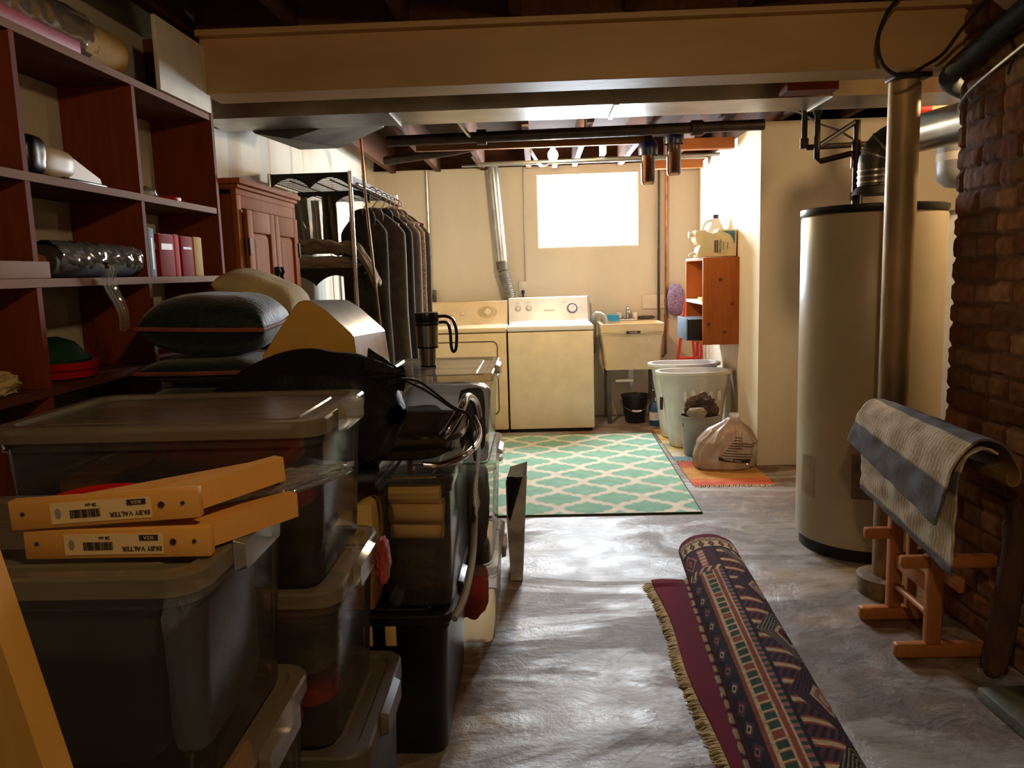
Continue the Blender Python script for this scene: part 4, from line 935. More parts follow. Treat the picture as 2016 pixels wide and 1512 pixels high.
def film(u, v):
    a = 2 * PI * u; x = -.44 + .25 * v - .02; w_ = .085 * (1 - v) ** .6 + .012; h_ = .026 * (1 - v) ** .55 + .004
    n = .012 * rnd((math.cos(a) * 2, math.sin(a) * 2, v * 5), 1.6)
    return (x - .10 + .06 * math.cos(a) * (1 - v), 1.10 + .17 * v + w_ * math.cos(a) + n, 1.017 + .02 * v + h_ * math.sin(a) + abs(n) * .6)
fo = MB().grid(film, 50, 40).build('plastic_wrapper', M['film']); tag(fo, 'crinkled clear wrapper trailing from the wooden brackets', 'wrapper')
fo = MB().blob((-.79, 1.01, 1.0), (.07, .05, .03), 8, .3, 3, 4, 2, flat=.987, fold=.1).build('plastic_wrapper', M['film']); tag(fo, 'small crumpled clear film left of the wooden brackets', 'wrapper')
# stack D: black tote, clear bin with paper rolls
tt = storage_bin('black tote on the floor below the bin of paper rolls', -.70, -.262, 2.06, 2.68, .002, .425, 'X', M['blackplas'], pm('black_lid', (22, 21, 20), .35), group='opaque totes', name='storage_tote', latchmat=M['blackplas'])
MB().tube(smooth_path([(-.255, 2.1, .40), (-.232, 2.2, .43), (-.222, 2.38, .485), (-.228, 2.58, .57)]), .011, 10).build('carry_strap', M['greyplas'], tt)
tg = MB(); tg.bb(-.44, -.41, 2.052, 2.0595, .345, .40, .002); tg.build('paper_tag', M['paperroll'], tt)
tg = MB(); tg.bb(-.50, -.475, 2.052, 2.0595, .345, .40, .002); tg.build('paper_tag', M['paperroll'], tt)
storage_bin('narrow clear bin holding cream paper rolls on the black tote', -.465, -.245, 2.10, 2.70, .427, .80, None, lid=M['clearbin'], taper=.012)
for k, (z, x1, y, r) in enumerate(((.745, -.272, 2.16, .027), (.692, -.264, 2.15, .026), (.69, -.27, 2.21, .028), (.638, -.268, 2.165, .024))):
    tag(MB().tube([(-.428, y, z), (x1 - .014, y, z - .004)], r, 18).build('paper_roll', M['paperroll']), ('top cream paper roll inside the narrow clear bin', 'front cream paper roll just under the top one in the bin', 'cream paper roll behind the front one in the narrow bin', 'lowest thin cream paper roll in the narrow clear bin')[k], 'paper roll', 'cream paper rolls')
cloth('dark cloth filling the lower half of the narrow clear bin', (-.355, 2.4, .51), (.15, .5, .12), M['darkcloth'], 61, amp=.05, fold=.03, sq=6)
tag(MB().bb(-.69, -.47, 2.11, 2.5, .60, .73, .01).build('cream_box', M['paperroll']), 'cream paper covered box left of the narrow bin of rolls', 'box')
tag(MB().bb(-.70, -.475, 2.10, 2.6, .4275, .598, .006).build('kraft_box', M['kraft']), 'brown box under the cream box on the black tote', 'box')
# smoky tray with chrome hoops
ty = thing('smoky_tray', 'dark smoky plastic tray with chrome hoops on the paper roll bin', 'tray', (-.46, 2.4, .801))
def tl(w_, d_, r_, z): return rrect(-.485, 2.475, w_ * .93, d_ * .84, r_ * .85, z, 8)
q = MB(); q.loft([tl(.40, .46, .10, .803), tl(.44, .50, .12, .812), tl(.50, .56, .15, .865), tl(.54, .60, .17, .868), tl(.545, .605, .17, .86), tl(.55, .61, .17, .866), tl(.535, .595, .165, .876), tl(.49, .55, .14, .872), tl(.43, .49, .12, .82), tl(.40, .46, .1, .812)])
q.build('tray_shell', pm('smoky_black_plastic', (62, 53, 44), .2, 0, .12, 5), ty, ang=30)
MB().lathe([(.075, .8125), (.078, .82), (.072, .82), (.07, .8125)], (-.36, 2.46, 0), 36).build('moulded_ring', M['blackplas'], ty)
MB().tube(smooth_path([(-.285, 2.26, .878), (-.266, 2.26, .90), (-.236, 2.31, .945), (-.226, 2.42, .965), (-.212, 2.54, .93), (-.205, 2.58, .875)], 8), .0135, 12).build('chrome_hoop', M['chrome'], ty)
MB().tube(smooth_path([(-.218, 2.52, .885), (-.196, 2.46, .85), (-.199, 2.36, .83), (-.225, 2.23, .825), (-.28, 2.17, .815), (-.33, 2.155, .82)], 8), .011, 12).build('chrome_hoop', M['chrome'], ty)
ty.location.z += .006
hangm = MB(); hangm.grid(lambda u, v: (-.212 + .006 * math.sin(v * 6), 2.44 + .16 * u + .01 * math.sin(v * 7), .85 - .27 * v), 20, 30)
def flor(p):
    k = math.sin(p.x * 0 + p.y * 120) * math.sin(p.z * 110); return mixc(lin((206, 198, 168)), lin((118, 136, 108)), 1 if k > .25 else 0)
o = hangm.build('floral_strip', vcol('floral_cloth', .9), colf=flor); solid(o, .004); tag(o, 'pale green patterned cloth strip hanging behind the chrome hoops', 'cloth')
# stack E
EX0, EX1, EY0, EY1 = -.585, -.165, 2.74, 3.32
storage_bin('bottom clear bin with a red cloth, stack under the mug', EX0, EX1, EY0, EY1, .002, .30, 'X')
storage_bin('middle clear bin with dark contents, stack under the mug', EX0, EX1, EY0, EY1, .302, .68, 'X')
storage_bin('top clear bin of blue and white cloth under the mug', EX0, EX1, EY0, EY1, .682, 1.0, 'X')
cloth('red cloth in the bottom bin below the mug', (-.28, 2.89, .16), (.12, .2, .18), M['brightred'], 71, fold=.05)
cloth('brown cloth beside the red one in the bottom bin', (-.44, 3.0, .12), (.16, .4, .18), M['browncloth'], 72, fold=.05)
cloth('grey black cloth filling the middle bin below the mug', (-.375, 3.02, .45), (.31, .44, .27), pm('charcoal_cloth', (62, 60, 62), .85), 73, amp=.03, fold=.02, sq=7)
cloth('blue grey cloth heap in the left of the top bin', (-.46, 2.93, .80), (.17, .2, .11), M['bluegrey'], 74, fold=.06)
cloth('dark slate strip of cloth standing in the top bin right side', (-.25, 2.85, .82), (.09, .10, .22), pm('slate_cloth', (64, 72, 92), .8), 75, fold=.05, amp=.05, sq=5)
cloth('thin white plastic sack behind the blue cloth in the top bin', (-.375, 3.17, .80), (.34, .16, .22), clear('thin_white_plastic', (236, 236, 240), .75, .4, (232, 230, 230)), 76, amp=.04, fold=.03, sq=6)
cloth('pale cloth wedge in the middle front of the top bin', (-.345, 2.83, .77), (.06, .07, .12), M['whitecloth'], 77, fold=.05)
# mug
mg = thing('travel_mug', 'steel and black travel mug with open handle on the top bin', 'mug', (-.425, 3.03, .998))
cx, cy, z0 = -.425, 3.03, .9975
MB().lathe([(.028, z0 + .006), (.031, z0 + .07), (.040, z0 + .078), (.043, z0 + .17)], (cx, cy, 0), 32).build('steel_body', M['steel'], mg)
MB().lathe([(.03, z0), (.031, z0 + .006)], (cx, cy, 0), 32).build('base_ring', M['blackplas'], mg)
rg_ = MB(); rg_.lathe([(.0405, z0 + .072), (.0415, z0 + .079)], (cx, cy, 0), 32); rg_.lathe([(.0445, z0 + .158), (.0455, z0 + .168)], (cx, cy, 0), 32); rg_.build('black_band', M['blackplas'], mg)
MB().lathe([(.044, z0 + .17), (.046, z0 + .175), (.048, z0 + .2), (.046, z0 + .206), (.03, z0 + .206)], (cx, cy, 0), 32).build('rim_lid', M['blackplas'], mg)
MB().tube(smooth_path([(cx + .045, cy, z0 + .19), (cx + .075, cy, z0 + .19), (cx + .1, cy, z0 + .175), (cx + .112, cy, z0 + .13), (cx + .108, cy, z0 + .07), (cx + .098, cy, z0 + .055), (cx + .09, cy, z0 + .075), (cx + .088, cy, z0 + .13), (cx + .078, cy, z0 + .165), (cx + .046, cy, z0 + .168)], 5), .006, 10).build('handle', M['blackplas'], mg)
# paper shopping bags right of stack E
pb = thing('paper_bag', 'black and white open shopping bag on the floor beside the bins', 'bag', (-.115, 3.38, 0))
def bagq(x0, x1, y0, y1, h, spread):
    return [[(x0, y0, .004), (x1, y0, .004), (x1, y1, .004), (x0, y1, .004)], [(x0 - spread * .3, y0 - .01, h * .6), (x1 + spread * .6, y0 - .01, h * .62), (x1 + spread * .5, y1 + .01, h * .6), (x0, y1 + .01, h * .6)], [(x0 - spread * .3, y0, h * .97), (x1 + spread, y0 - .02, h * 1.02), (x1 + spread, y1 + .02, h), (x0, y1, h * .96)]]
q = bagq(-.15, -.098, 3.36, 3.62, .47, .03)
PW = pm('printed_white_paper', (206, 198, 180), .6, 0, .35, 7)
o = MB().loft(q, True, False).build('bag_wall', PW, pb, False); solid(o, .002)
MB().bb(-.142, -.104, 3.375, 3.6, .02, .3).build('kraft_insert', M['kraft'], pb, False)
o = MB().grid(lambda u, v: (-.152 + (.055 * v + .006) * u * 1.1, 3.338 - .01 * v + .006 * math.sin(u * 7), .30 + .18 * v - .02 * u * (1 - v)), 8, 8).build('black_flap', M['blackfab'], pb); solid(o, .003)
# supports hidden in the pile
tag(MB().bb(-1.20, -.78, 1.90, 3.0, .002, .93, .015).build('storage_chest', M['blackmatt']), 'dark chest under the green cushions behind the clear bins', 'chest')
# cushions
def cushion(c, d, rot, label, mat, pip, seed):
    t = thing('velvet_cushion' if mat is M['velvet'] else 'seat_cushion', label, 'cushion', c, 'cushions piled beside the shelving')
    Mx = Matrix.Translation(c) @ Euler(rot).to_matrix().to_4x4()
    m = MB(); n = 40
    def top(s):
        def f(u, v):
            x, y = 2 * u - 1, 2 * v - 1
            e = (1 - abs(x) ** 3.2) * (1 - abs(y) ** 3.2); e = max(0, e) ** .5
            k = 1 - .07 * (1 - abs(abs(x) - abs(y))) * max(abs(x), abs(y)) ** 4
            return Mx @ Vector((x * d[0] / 2 * k, y * d[1] / 2 * k, s * (d[2] / 2 * e * (1 + .06 * rnd((x, y, seed), 2.2)))))
        return f
    m.grid(top(1), n, n); m.grid(top(-1), n, n); bmesh.ops.remove_doubles(m.bm, verts=m.bm.verts, dist=1e-4)
    m.build('cushion_body', mat, t, ang=180)
    pts = []
    for k in range(80):
        s = k / 20; i = int(s); f = (s - i) * 2 - 1
        x, y = ((f, -1), (1, f), (-f, 1), (-1, -f))[i]
        kk = 1 - .07 * (1 - abs(abs(x) - abs(y))) * max(abs(x), abs(y)) ** 4
        pts.append(Mx @ Vector((x * d[0] / 2 * kk, y * d[1] / 2 * kk, 0)))
    if pip: MB().tube(pts, .007, 6, closed=True).build('piping', pip, t)
    return t
cushion((-1.01, 2.5, .985), (.40, .42, .10), (0, 0, .05), 'bottom dark green velvet cushion with rust piping', M['velvet'], M['piping'], 1)
cushion((-1.005, 2.5, 1.08), (.40, .42, .085), (.0, .0, -.04), 'middle dark green velvet cushion with rust piping', M['velvet'], M['piping'], 2)
cushion((-1.005, 2.49, 1.218), (.39, .42, .185), (.05, .04, .10), 'top dark green velvet cushion, puffed and tilted', M['velvet'], M['piping'], 3)
cushion((-.985, 2.86, 1.30), (.30, .34, .12), (.1, .38, .1), 'cream cotton cushion leaning behind the green cushions', M['cream'], None, 4)
tag(MB().bb(-1.18, -.80, 2.74, 2.98, .931, 1.17, .02).build('folded_quilt', M['coatdark']), 'dark folded quilt under the cream cushion', 'quilt')
# curved silver box with yellow end panel
yb = thing('bread_bin', 'silver box with sloping top and yellow end panel', 'bread bin', (-.62, 2.42, .932))
PR = [(-.80, .932), (-.79, 1.132), (-.69, 1.268), (-.676, 1.281), (-.66, 1.286), (-.64, 1.283), (-.602, 1.257), (-.532, 1.19), (-.525, 1.18), (-.50, .932)]
def yl(y, s=1): return [(-.65 + (x + .65) * s, y, 1.1 + (z - 1.1) * s) for x, z in PR]
MB().loft([yl(2.242, .975), yl(2.25, 1)]).build('end_panel', M['yellowpanel'], yb, ang=25)
MB().loft([[(p[0] + .02 * k, p[1], p[2] - (.012 * k if p[2] > 1 else 0)) for p in yl(2.2505 + .36 * k)] for k in (0, 1)]).build('sloping_shell', M['silver'], yb, ang=25)
tag(MB().bb(-.714, -.60, 2.785, 2.95, .002, .98, .01).build('dark_crate', M['blackmatt']), 'dark crate standing behind the paper roll bin', 'crate')
# drawstring bag
db = thing('drawstring_bag', 'black drawstring sack slumped on the smoky tray', 'bag', (-.55, 2.03, .88))
def sack(u, v):
    a = 2 * PI * u; t = v
    c = Vector((-.86 + .50 * t, 2.05 - .10 * t, 1.03 + .01 * math.sin(t * PI)))
    rz = .02 + .115 * math.sin(min(t, .55) / .55 * PI / 2) if t < .55 else .135 - .02 * ((t - .55) / .45) ** 2
    if t > .86: rz *= max(.05, 1 - ((t - .86) / .14) ** 2) ** .5 + .001
    ry = rz * 1.05
    n = .012 * rnd((math.cos(a) * 1.6, math.sin(a) * 1.6, t * 4), 1.5) + .006 * math.sin(a * 7 + t * 5)
    zz = c.z + (rz + n) * math.sin(a) - .03 * t * t
    return (c.x + .02 * math.cos(a), c.y + (ry + n) * math.cos(a), zz)
m = MB(); m.grid(sack, 64, 60); bmesh.ops.remove_doubles(m.bm, verts=m.bm.verts, dist=1e-5)
m.build('sack_body', M['blackfab'], db, ang=180)
gm = MB()
def gath(u, v):
    a = 2 * PI * u; r = .07 * (1 - v) ** .9 + .012 + (.02 * max(0, v - .8) / .2); r *= 1 + .16 * math.sin(a * 9 + 3 * v)
    return (-.43 + .085 * v + .0 * r, 1.995 + r * math.cos(a), 1.085 + .005 * v + r * math.sin(a) * .9)
gm.grid(gath, 64, 16); gm.build('gathered_neck', M['blackfab'], db, ang=180)
MB().tube(smooth_path([(-.352, 1.99, 1.09), (-.31, 2.05, 1.07), (-.25, 2.17, .99), (-.212, 2.27, .945), (-.205, 2.28, .90), (-.198, 2.3, .80)]), .0035, 6).build('drawstring', M['blackmatt'], db)
MB().tube(smooth_path([(-.352, 1.995, 1.088), (-.30, 2.07, 1.045), (-.24, 2.2, .97), (-.212, 2.29, .94), (-.22, 2.30, .915)]), .003, 6).build('drawstring', M['blackmatt'], db)
# pine post close to the camera, lower left
tp = thing('pine_plank', 'yellow pine plank leaning in the near left corner', 'plank', (-.5, .72, 0))
def pk(z):
    x = -.5335 + (1.096 - z) * .207
    return [(x - .15, .70, z), (x, .70, z), (x, .738, z), (x - .15, .738, z)]
MB().loft([pk(0), pk(.6), pk(1.15)]).build('board', wood('yellow_pine', (186, 138, 62), (206, 158, 82), 'z', .5, 4), tp, False)
MB().lathe([(.008, .6985), (.006, .6999)], (-.563, 0, .97), 14, 'y', sy=.8).build('knot', pm('dark_knot', (96, 60, 28), .6), tp)
# ================================================================== water heater corner
h = thing('water_heater', 'tall tan tank water heater behind the steel post', 'water heater', (1.535, 3.77, 0))
hx, hy = 1.535, 3.77
MB().lathe([(.29, 0), (.29, .06)], (hx, hy, 0), 64).build('base', M['blackmatt'], h)
MB().lathe([(.303, .06), (.308, .075), (.308, 1.545), (.303, 1.555)], (hx, hy, 0), 72).build('tank', M['tank'], h)
MB().lathe([(.309, 1.555), (.312, 1.56), (.312, 1.585), (.30, 1.59), (.05, 1.598)], (hx, hy, 0), 72).build('top_rim', M['blackplas'], h)
def patch(a0, a1, z0, z1, name, mat):
    o = MB().grid(lambda u, v: (hx + .3095 * math.cos(math.radians(a0 + (a1 - a0) * u)), hy + .3095 * math.sin(math.radians(a0 + (a1 - a0) * u)), z0 + (z1 - z0) * v), 12, 2).build(name, mat, h); return o
patch(238, 268, .30, .50, 'access_plate', M['tanplate']); patch(187, 205, .27, .46, 'rating_label', pm('faded_label', (172, 156, 128), .6))
hood = MB(); hood.lathe([(.10, 1.645), (.085, 1.675), (.075, 1.68)], (1.545, 3.78, 0), 28)
for k in range(4): hood.tube([(1.545 + .088 * math.cos(k * PI / 2 + .5), 3.78 + .088 * math.sin(k * PI / 2 + .5), 1.595), (1.545 + .088 * math.cos(k * PI / 2 + .5), 3.78 + .088 * math.sin(k * PI / 2 + .5), 1.65)], .006, 6)
hood.build('draft_hood', M['galvdull'], h)
f = thing('flue_pipe', 'silver flue elbow rising from the water heater into the chimney', 'flue', (1.545, 3.78, 1.66))
P0 = (1.545, 3.78)
pth = [(1.545, 3.78, 1.683), (1.545, 3.78, 1.78)] + [(1.545 + .0 + .10 * (1 - math.cos(t)), 3.78 - .07 * (1 - math.cos(t)), 1.78 + .105 * math.sin(t)) for t in [k * PI / 2 / 8 for k in range(1, 9)]]
MB().tube(pth, .076, 24).build('elbow', M['galvdull'], f)
rg = MB()
for z in (1.70, 1.725, 1.75): rg.tube([(1.545, 3.78, z - .004), (1.545, 3.78, z + .004)], .0785, 24)
for t in (.35, .8, 1.25): 
    p = Vector((1.545 + .10 * (1 - math.cos(t)), 3.78 - .07 * (1 - math.cos(t)), 1.78 + .105 * math.sin(t))); d = Vector((.10 * math.sin(t), -.07 * math.sin(t), .105 * math.cos(t))).normalized()
    rg.tube([p - d * .004, p + d * .004], .0785, 24)
rg.build('seam_ring', M['galv'], f)
MB().tube([(1.635, 3.715, 1.885), (1.70, 3.05, 1.868)], .078, 28).build('connector', M['galv'], f)
# black gas pipes
gp = [(1.28, 3.96, 2.245), (1.28, 3.96, 1.905), (1.29, 3.955, 1.888), (1.62, 3.99, 1.90)]
t = thing('ceiling_gas_pipe', 'black iron gas pipe dropping from the duct left of the flue', 'pipe', (1.28, 3.96, 1.9))
MB().tube(gp, .0135, 10).build('run', M['iron'], t)
MB().tube([(1.28, 3.96, 1.93), (1.28, 3.96, 1.885)], .02, 12).build('elbow_fitting', M['iron'], t)
t = thing('ceiling_gas_pipe', 'black iron water pipe with valve running down to the heater top', 'pipe', (1.49, 3.86, 1.6))
m = MB(); m.tube([(1.32, 3.9, 2.245), (1.32, 3.9, 1.83), (1.335, 3.9, 1.815), (1.50, 3.87, 1.85)], .0135, 10); m.build('run', M['iron'], t)
m = MB(); m.tube([(1.335, 3.9, 1.89), (1.485, 3.86, 1.985)], .012, 10); m.build('bright_nipple', M['galv'], t, label='bright steel diagonal pipe')
m = MB(); m.tube([(1.487, 3.86, 1.595), (1.487, 3.86, 1.99)], .015, 10); m.tube([(1.487, 3.86, 1.81), (1.487, 3.86, 1.9)], .021, 12); m.tube([(1.487, 3.86, 1.63), (1.487, 3.86, 1.665)], .025, 8); m.build('riser', M['iron'], t)
MB().tube([(1.32, 3.9, 2.09), (1.32, 3.9, 2.03)], .021, 12).build('union', M['iron'], t)
MB().bb(1.462, 1.47, 3.85, 3.865, 1.775, 1.845, .003).build('valve_handle', M['redpaint'], t)
MB().tube([(1.5, 3.86, 1.845), (1.535, 3.86, 1.85), (1.545, 3.86, 1.83)], .014, 10).build('tee', M['iron'], t)
pipe('ceiling_water_pipe', 'dark pipe stub between the duct and the partition wall', [(1.30, 4.6, 2.21), (2.3, 4.6, 2.21)], .02, M['iron'], 10)
tag(MB().tube([(1.16, 4.3, 2.24)] + [(1.18 + .11 * k, 4.3 + .04 * k, 2.2 - .04 * k - .012 * (k % 2)) for k in range(7)], .006, 5).build('hanging_strap', M['galvdull']), 'perforated metal strap sagging before the partition wall', 'strap')
# expansion tank, second tank, red cap
t = thing('hanging_expansion_tank', 'grey round bottomed expansion tank hanging beside the brick edge', 'tank', (2.14, 4.2, 1.7))
MB().lathe([(.02, 1.695), (.08, 1.705), (.118, 1.74), (.125, 1.78), (.125, 1.97), (.1, 2.02), (.03, 2.04), (.02, 2.249)], (2.15, 4.2, 0), 36).build('shell', M['greytank'], t)
MB().lathe([(.1256, 1.83), (.1256, 1.87)], (2.15, 4.2, 0), 36, cap0=False, cap1=False).build('label_band', M['labelwhite'], t)
t = thing('storage_tank', 'white tank standing behind the water heater by the brick', 'tank', (2.4, 4.55, 0))
MB().lathe([(.26, .03), (.27, .05), (.27, 1.56), (.26, 1.575)], (2.4, 4.55, 0), 48).build('shell', M['tankwhite'], t)
MB().lathe([(.25, 0), (.25, .03)], (2.4, 4.55, 0), 32).build('foot', M['blackmatt'], t); MB().lathe([(.262, 1.575), (.255, 1.60), (.05, 1.61)], (2.4, 4.55, 0), 48).build('top_cap', M['greytank'], t)
t = thing('hanging_pipe_fitting', 'red capped pale pipe fitting above the flue connector', 'pipe', (1.9, 4.0, 2.03))
MB().tube([(1.80, 4.0, 2.05), (1.87, 4.0, 2.05)], .045, 20).build('red_cap', M['red'], t); MB().tube([(1.8705, 4.0, 2.05), (2.05, 4.0, 2.05)], .042, 20).build('pipe_body', M['cream'], t)
# steel post
p = thing('support_post', 'rusty steel support post holding up the tan beam', 'post', (1.40, 3.20, 0))
MB().tube([(1.402, 3.19, .075), (1.402, 3.19, 2.012)], .057, 32).build('shaft', M['rustpost'], p)
MB().lathe([(.115, 0), (.115, .07), (.10, .075)], (1.402, 3.19, 0), 28).build('base_collar', M['tanplate'], p)
MB().bb(1.335, 1.469, 3.115, 3.21, 2.0125, 2.029, .002).build('cap_plate', M['iron'], p)
# cables top right
tag(MB().tube(smooth_path([(1.47, 2.3, 2.14), (1.475, 2.584, 2.085), (1.475, 2.805, 2.036), (1.478, 2.979, 2.002), (1.52, 3.10, 1.992), (1.60, 3.22, 1.998), (1.70, 3.34, 2.0)]), .034, 12).build('hanging_black_hose', M['blackmatt']), 'thick black insulated line curving along the chimney top', 'hose')
tag(MB().tube(smooth_path([(1.53, 2.4, 2.05), (1.53, 2.727, 1.985), (1.525, 2.947, 1.93), (1.525, 3.02, 1.89), (1.525, 3.03, 1.86)]), .007, 6).build('hanging_cable', M['galv']), 'thin grey cable beside the thick black line by the chimney', 'cable')
tag(MB().tube(smooth_path([(1.27, 2.95, 2.246), (1.225, 2.95, 2.19), (1.198, 2.95, 2.102), (1.222, 2.95, 2.017), (1.293, 2.95, 1.981), (1.361, 2.95, 2.012), (1.42, 2.94, 2.05), (1.43, 2.85, 2.10), (1.44, 2.7, 2.16)]), .0065, 6).build('hanging_black_cable', M['blackmatt']), 'thin black cord looping down in front of the post top', 'cord')
tag(MB().box((1.42, 2.55, 2.15), (.14, .12, .07), (0, .5, .3), .01).build('hanging_beam_block', M['beamdark']), 'tan block under the joists in the top right corner', 'block')
tag(MB().tube(smooth_path([(1.53, 2.75, 2.05), (1.535, 2.72, 2.0), (1.53, 2.74, 1.93)]), .005, 6).build('hanging_wire', M['blackmatt']), 'short black wire hanging on the brick face', 'wire')
# ================================================================== rack with draped runners
q = thing('quilt_rack', 'light wooden stand holding the draped striped rugs', 'rack', (1.35, 2.8, 0))
for y in (2.63, 2.93):
    m = MB(); m.box((1.345, y, .025), (.31, .045, .05), (0, 0, 0), .012, 3); m.build('foot', M['beech'], q)
    MB().bb(1.292, 1.338, y - .02, y + .02, .0505, .62, .004).build('post', M['beech'], q)
    if y > 2.8: MB().bb(1.362, 1.392, y - .018, y + .018, .0505, .62, .004).build('post', M['beech'], q)
    MB().bb(1.2, 1.2915, y - .018, y + .018, .318, .360, .008).build('arm', M['beech'], q)
    MB().bb(1.3385 if y < 2.8 else 1.3925, 1.515, y - .018, y + .018, .318, .36, .008).build('arm', M['beech'], q)
    MB().bb(1.297, 1.40, y - .016, y + .016, .6205, .655, .008).build('top_bar', M['beech'], q)
MB().tube([(1.315, 2.651, .14), (1.315, 2.909, .14)], .012, 10).build('stretcher', M['beech'], q)
MB().bb(1.305, 1.325, 2.651, 2.909, .215, .265, .003).build('rail', M['beech'], q); MB().bb(1.41, 1.43, 2.651, 2.909, .215, .265, .003).build('rail', M['beech'], q)
MB().bb(1.325, 1.37, 2.56, 3.0, .6555, .725, .02).build('shade_pad', M['blackmatt'], q)  # added pad, coloured black for the shade under the rug arch
GREY, CRM, TANC = (126, 124, 126), (222, 204, 172), (170, 130, 76)
def strip(sec, s, y, rib):
    q_ = .85 + .25 * rnd((s * 3, y * 3, 2), 30)
    c = lin(sec)
    if rib: q_ *= .72 + .42 * (.5 + .5 * math.sin(y * 2 * PI / .018 + 1.2 * math.sin(s * 90)))
    else: q_ *= .86 + .2 * math.sin(y * 900) * math.sin(s * 900)
    return tuple(v * q_ for v in c[:3]) + (1,)
def drape(prof, y0, y1, dxf, zf, name, label, bands, skew):
    P = smooth_path([(a, 0, b) for a, b in prof], 10)
    L = [0]
    for a, b in zip(P, P[1:]): L.append(L[-1] + (b - a).length)
    T = L[-1]; N = len(P) - 1
    cols = []
    m = MB()
    NV = 150
    vs = []
    for j in range(NV + 1):
        v = j / NV; row = []
        for i in range(N + 1):
            s = L[i]; f = s / T
            y = y0 + (y1 - y0) * v + skew(f, v)
            k = max(0, 1 - f * 1.6)
            x = P[i].x + dxf * v + .006 * rnd((f * 4, v * 4, 1), 2); z = P[i].z + zf * v + .12 * v * k + .006 * rnd((f * 4, v * 4, 7), 2)
            vt = m.bm.verts.new((x, y, z)); row.append(vt)
            sec, rib = bands[-1][1], bands[-1][2]
            for lim, cc, rb in bands:
                if s < lim: sec, rib = cc, rb; break
            cols.append(strip(sec, s, y, rib))
        vs.append(row)
    for j in range(NV):
        for i in range(N): m.bm.faces.new((vs[j][i], vs[j][i + 1], vs[j + 1][i + 1], vs[j + 1][i]))
    o = m.build(name, vcol('striped_wool', .95, .4, 250), ang=180, colf=cols)
    solid(o, .007, 0); return tag(o, label, 'rug', 'striped rugs on the wooden stand')
PU = [(1.262, .37), (1.264, .50), (1.268, .66), (1.285, .735), (1.325, .768), (1.36, .772), (1.385, .755)]
drape(PU, 2.42, 3.08, -.02, -.02, 'striped_rug', 'under rug on the stand, cream ribbed with grey edge', [(.035, GREY, 0), (.26, CRM, 1), (.33, GREY, 0), (9, CRM, 1)], lambda f, v: -.0 * f)
PO = [(1.205, .535), (1.22, .60), (1.243, .70), (1.275, .765), (1.325, .80), (1.385, .79), (1.425, .745), (1.447, .70), (1.44, .665), (1.415, .665), (1.405, .695)]
drape(PO, 2.40, 3.085, -.01, .0, 'striped_rug', 'top rug on the stand, grey and cream stripes with curled edge', [(.125, GREY, 0), (.275, CRM, 1), (.42, GREY, 0), (9, TANC, 0)], lambda f, v: .02 * (1 - f))
# leaning timber, stone slab
tb = MB(); tb.loft([[(1.36 + a, 2.42 + b2, .0) for a, b2 in ((0, 0), (.09, -.03), (.10, .05), (.02, .07))], [(1.395 + a, 2.43 + b2, .2) for a, b2 in ((0, 0), (.095, -.03), (.10, .06), (.02, .08))], [(1.44 + a, 2.45 + b2, .40) for a, b2 in ((0, 0), (.075, -.03), (.08, .06), (.02, .07))], [(1.45 + a, 2.46 + b2, .62) for a, b2 in ((0, 0), (.06, -.03), (.07, .06), (.02, .07))]])
tag(subd(tb.build('leaning_timber', M['bark'], ang=60), 2), 'weathered brown timber leaning against the brick by the stand', 'timber')
tag(MB().tube(smooth_path([(1.50, 2.28, .06), (1.515, 2.30, .3), (1.49, 2.33, .52), (1.495, 2.36, .7), (1.515, 2.38, .9), (1.525, 2.40, 1.02)]), [.028 + .008 * math.sin(k) for k in range(31)], 10).build('charred_log', M['burnt']), 'long blackened branch standing against the chimney side', 'log')
tag(MB().box((1.44, 2.05, .02), (.2, .62, .04), (0, 0, .06), .006).build('stone_slab', M['stone']), 'flat green grey stone slab on the floor by the chimney', 'slab')
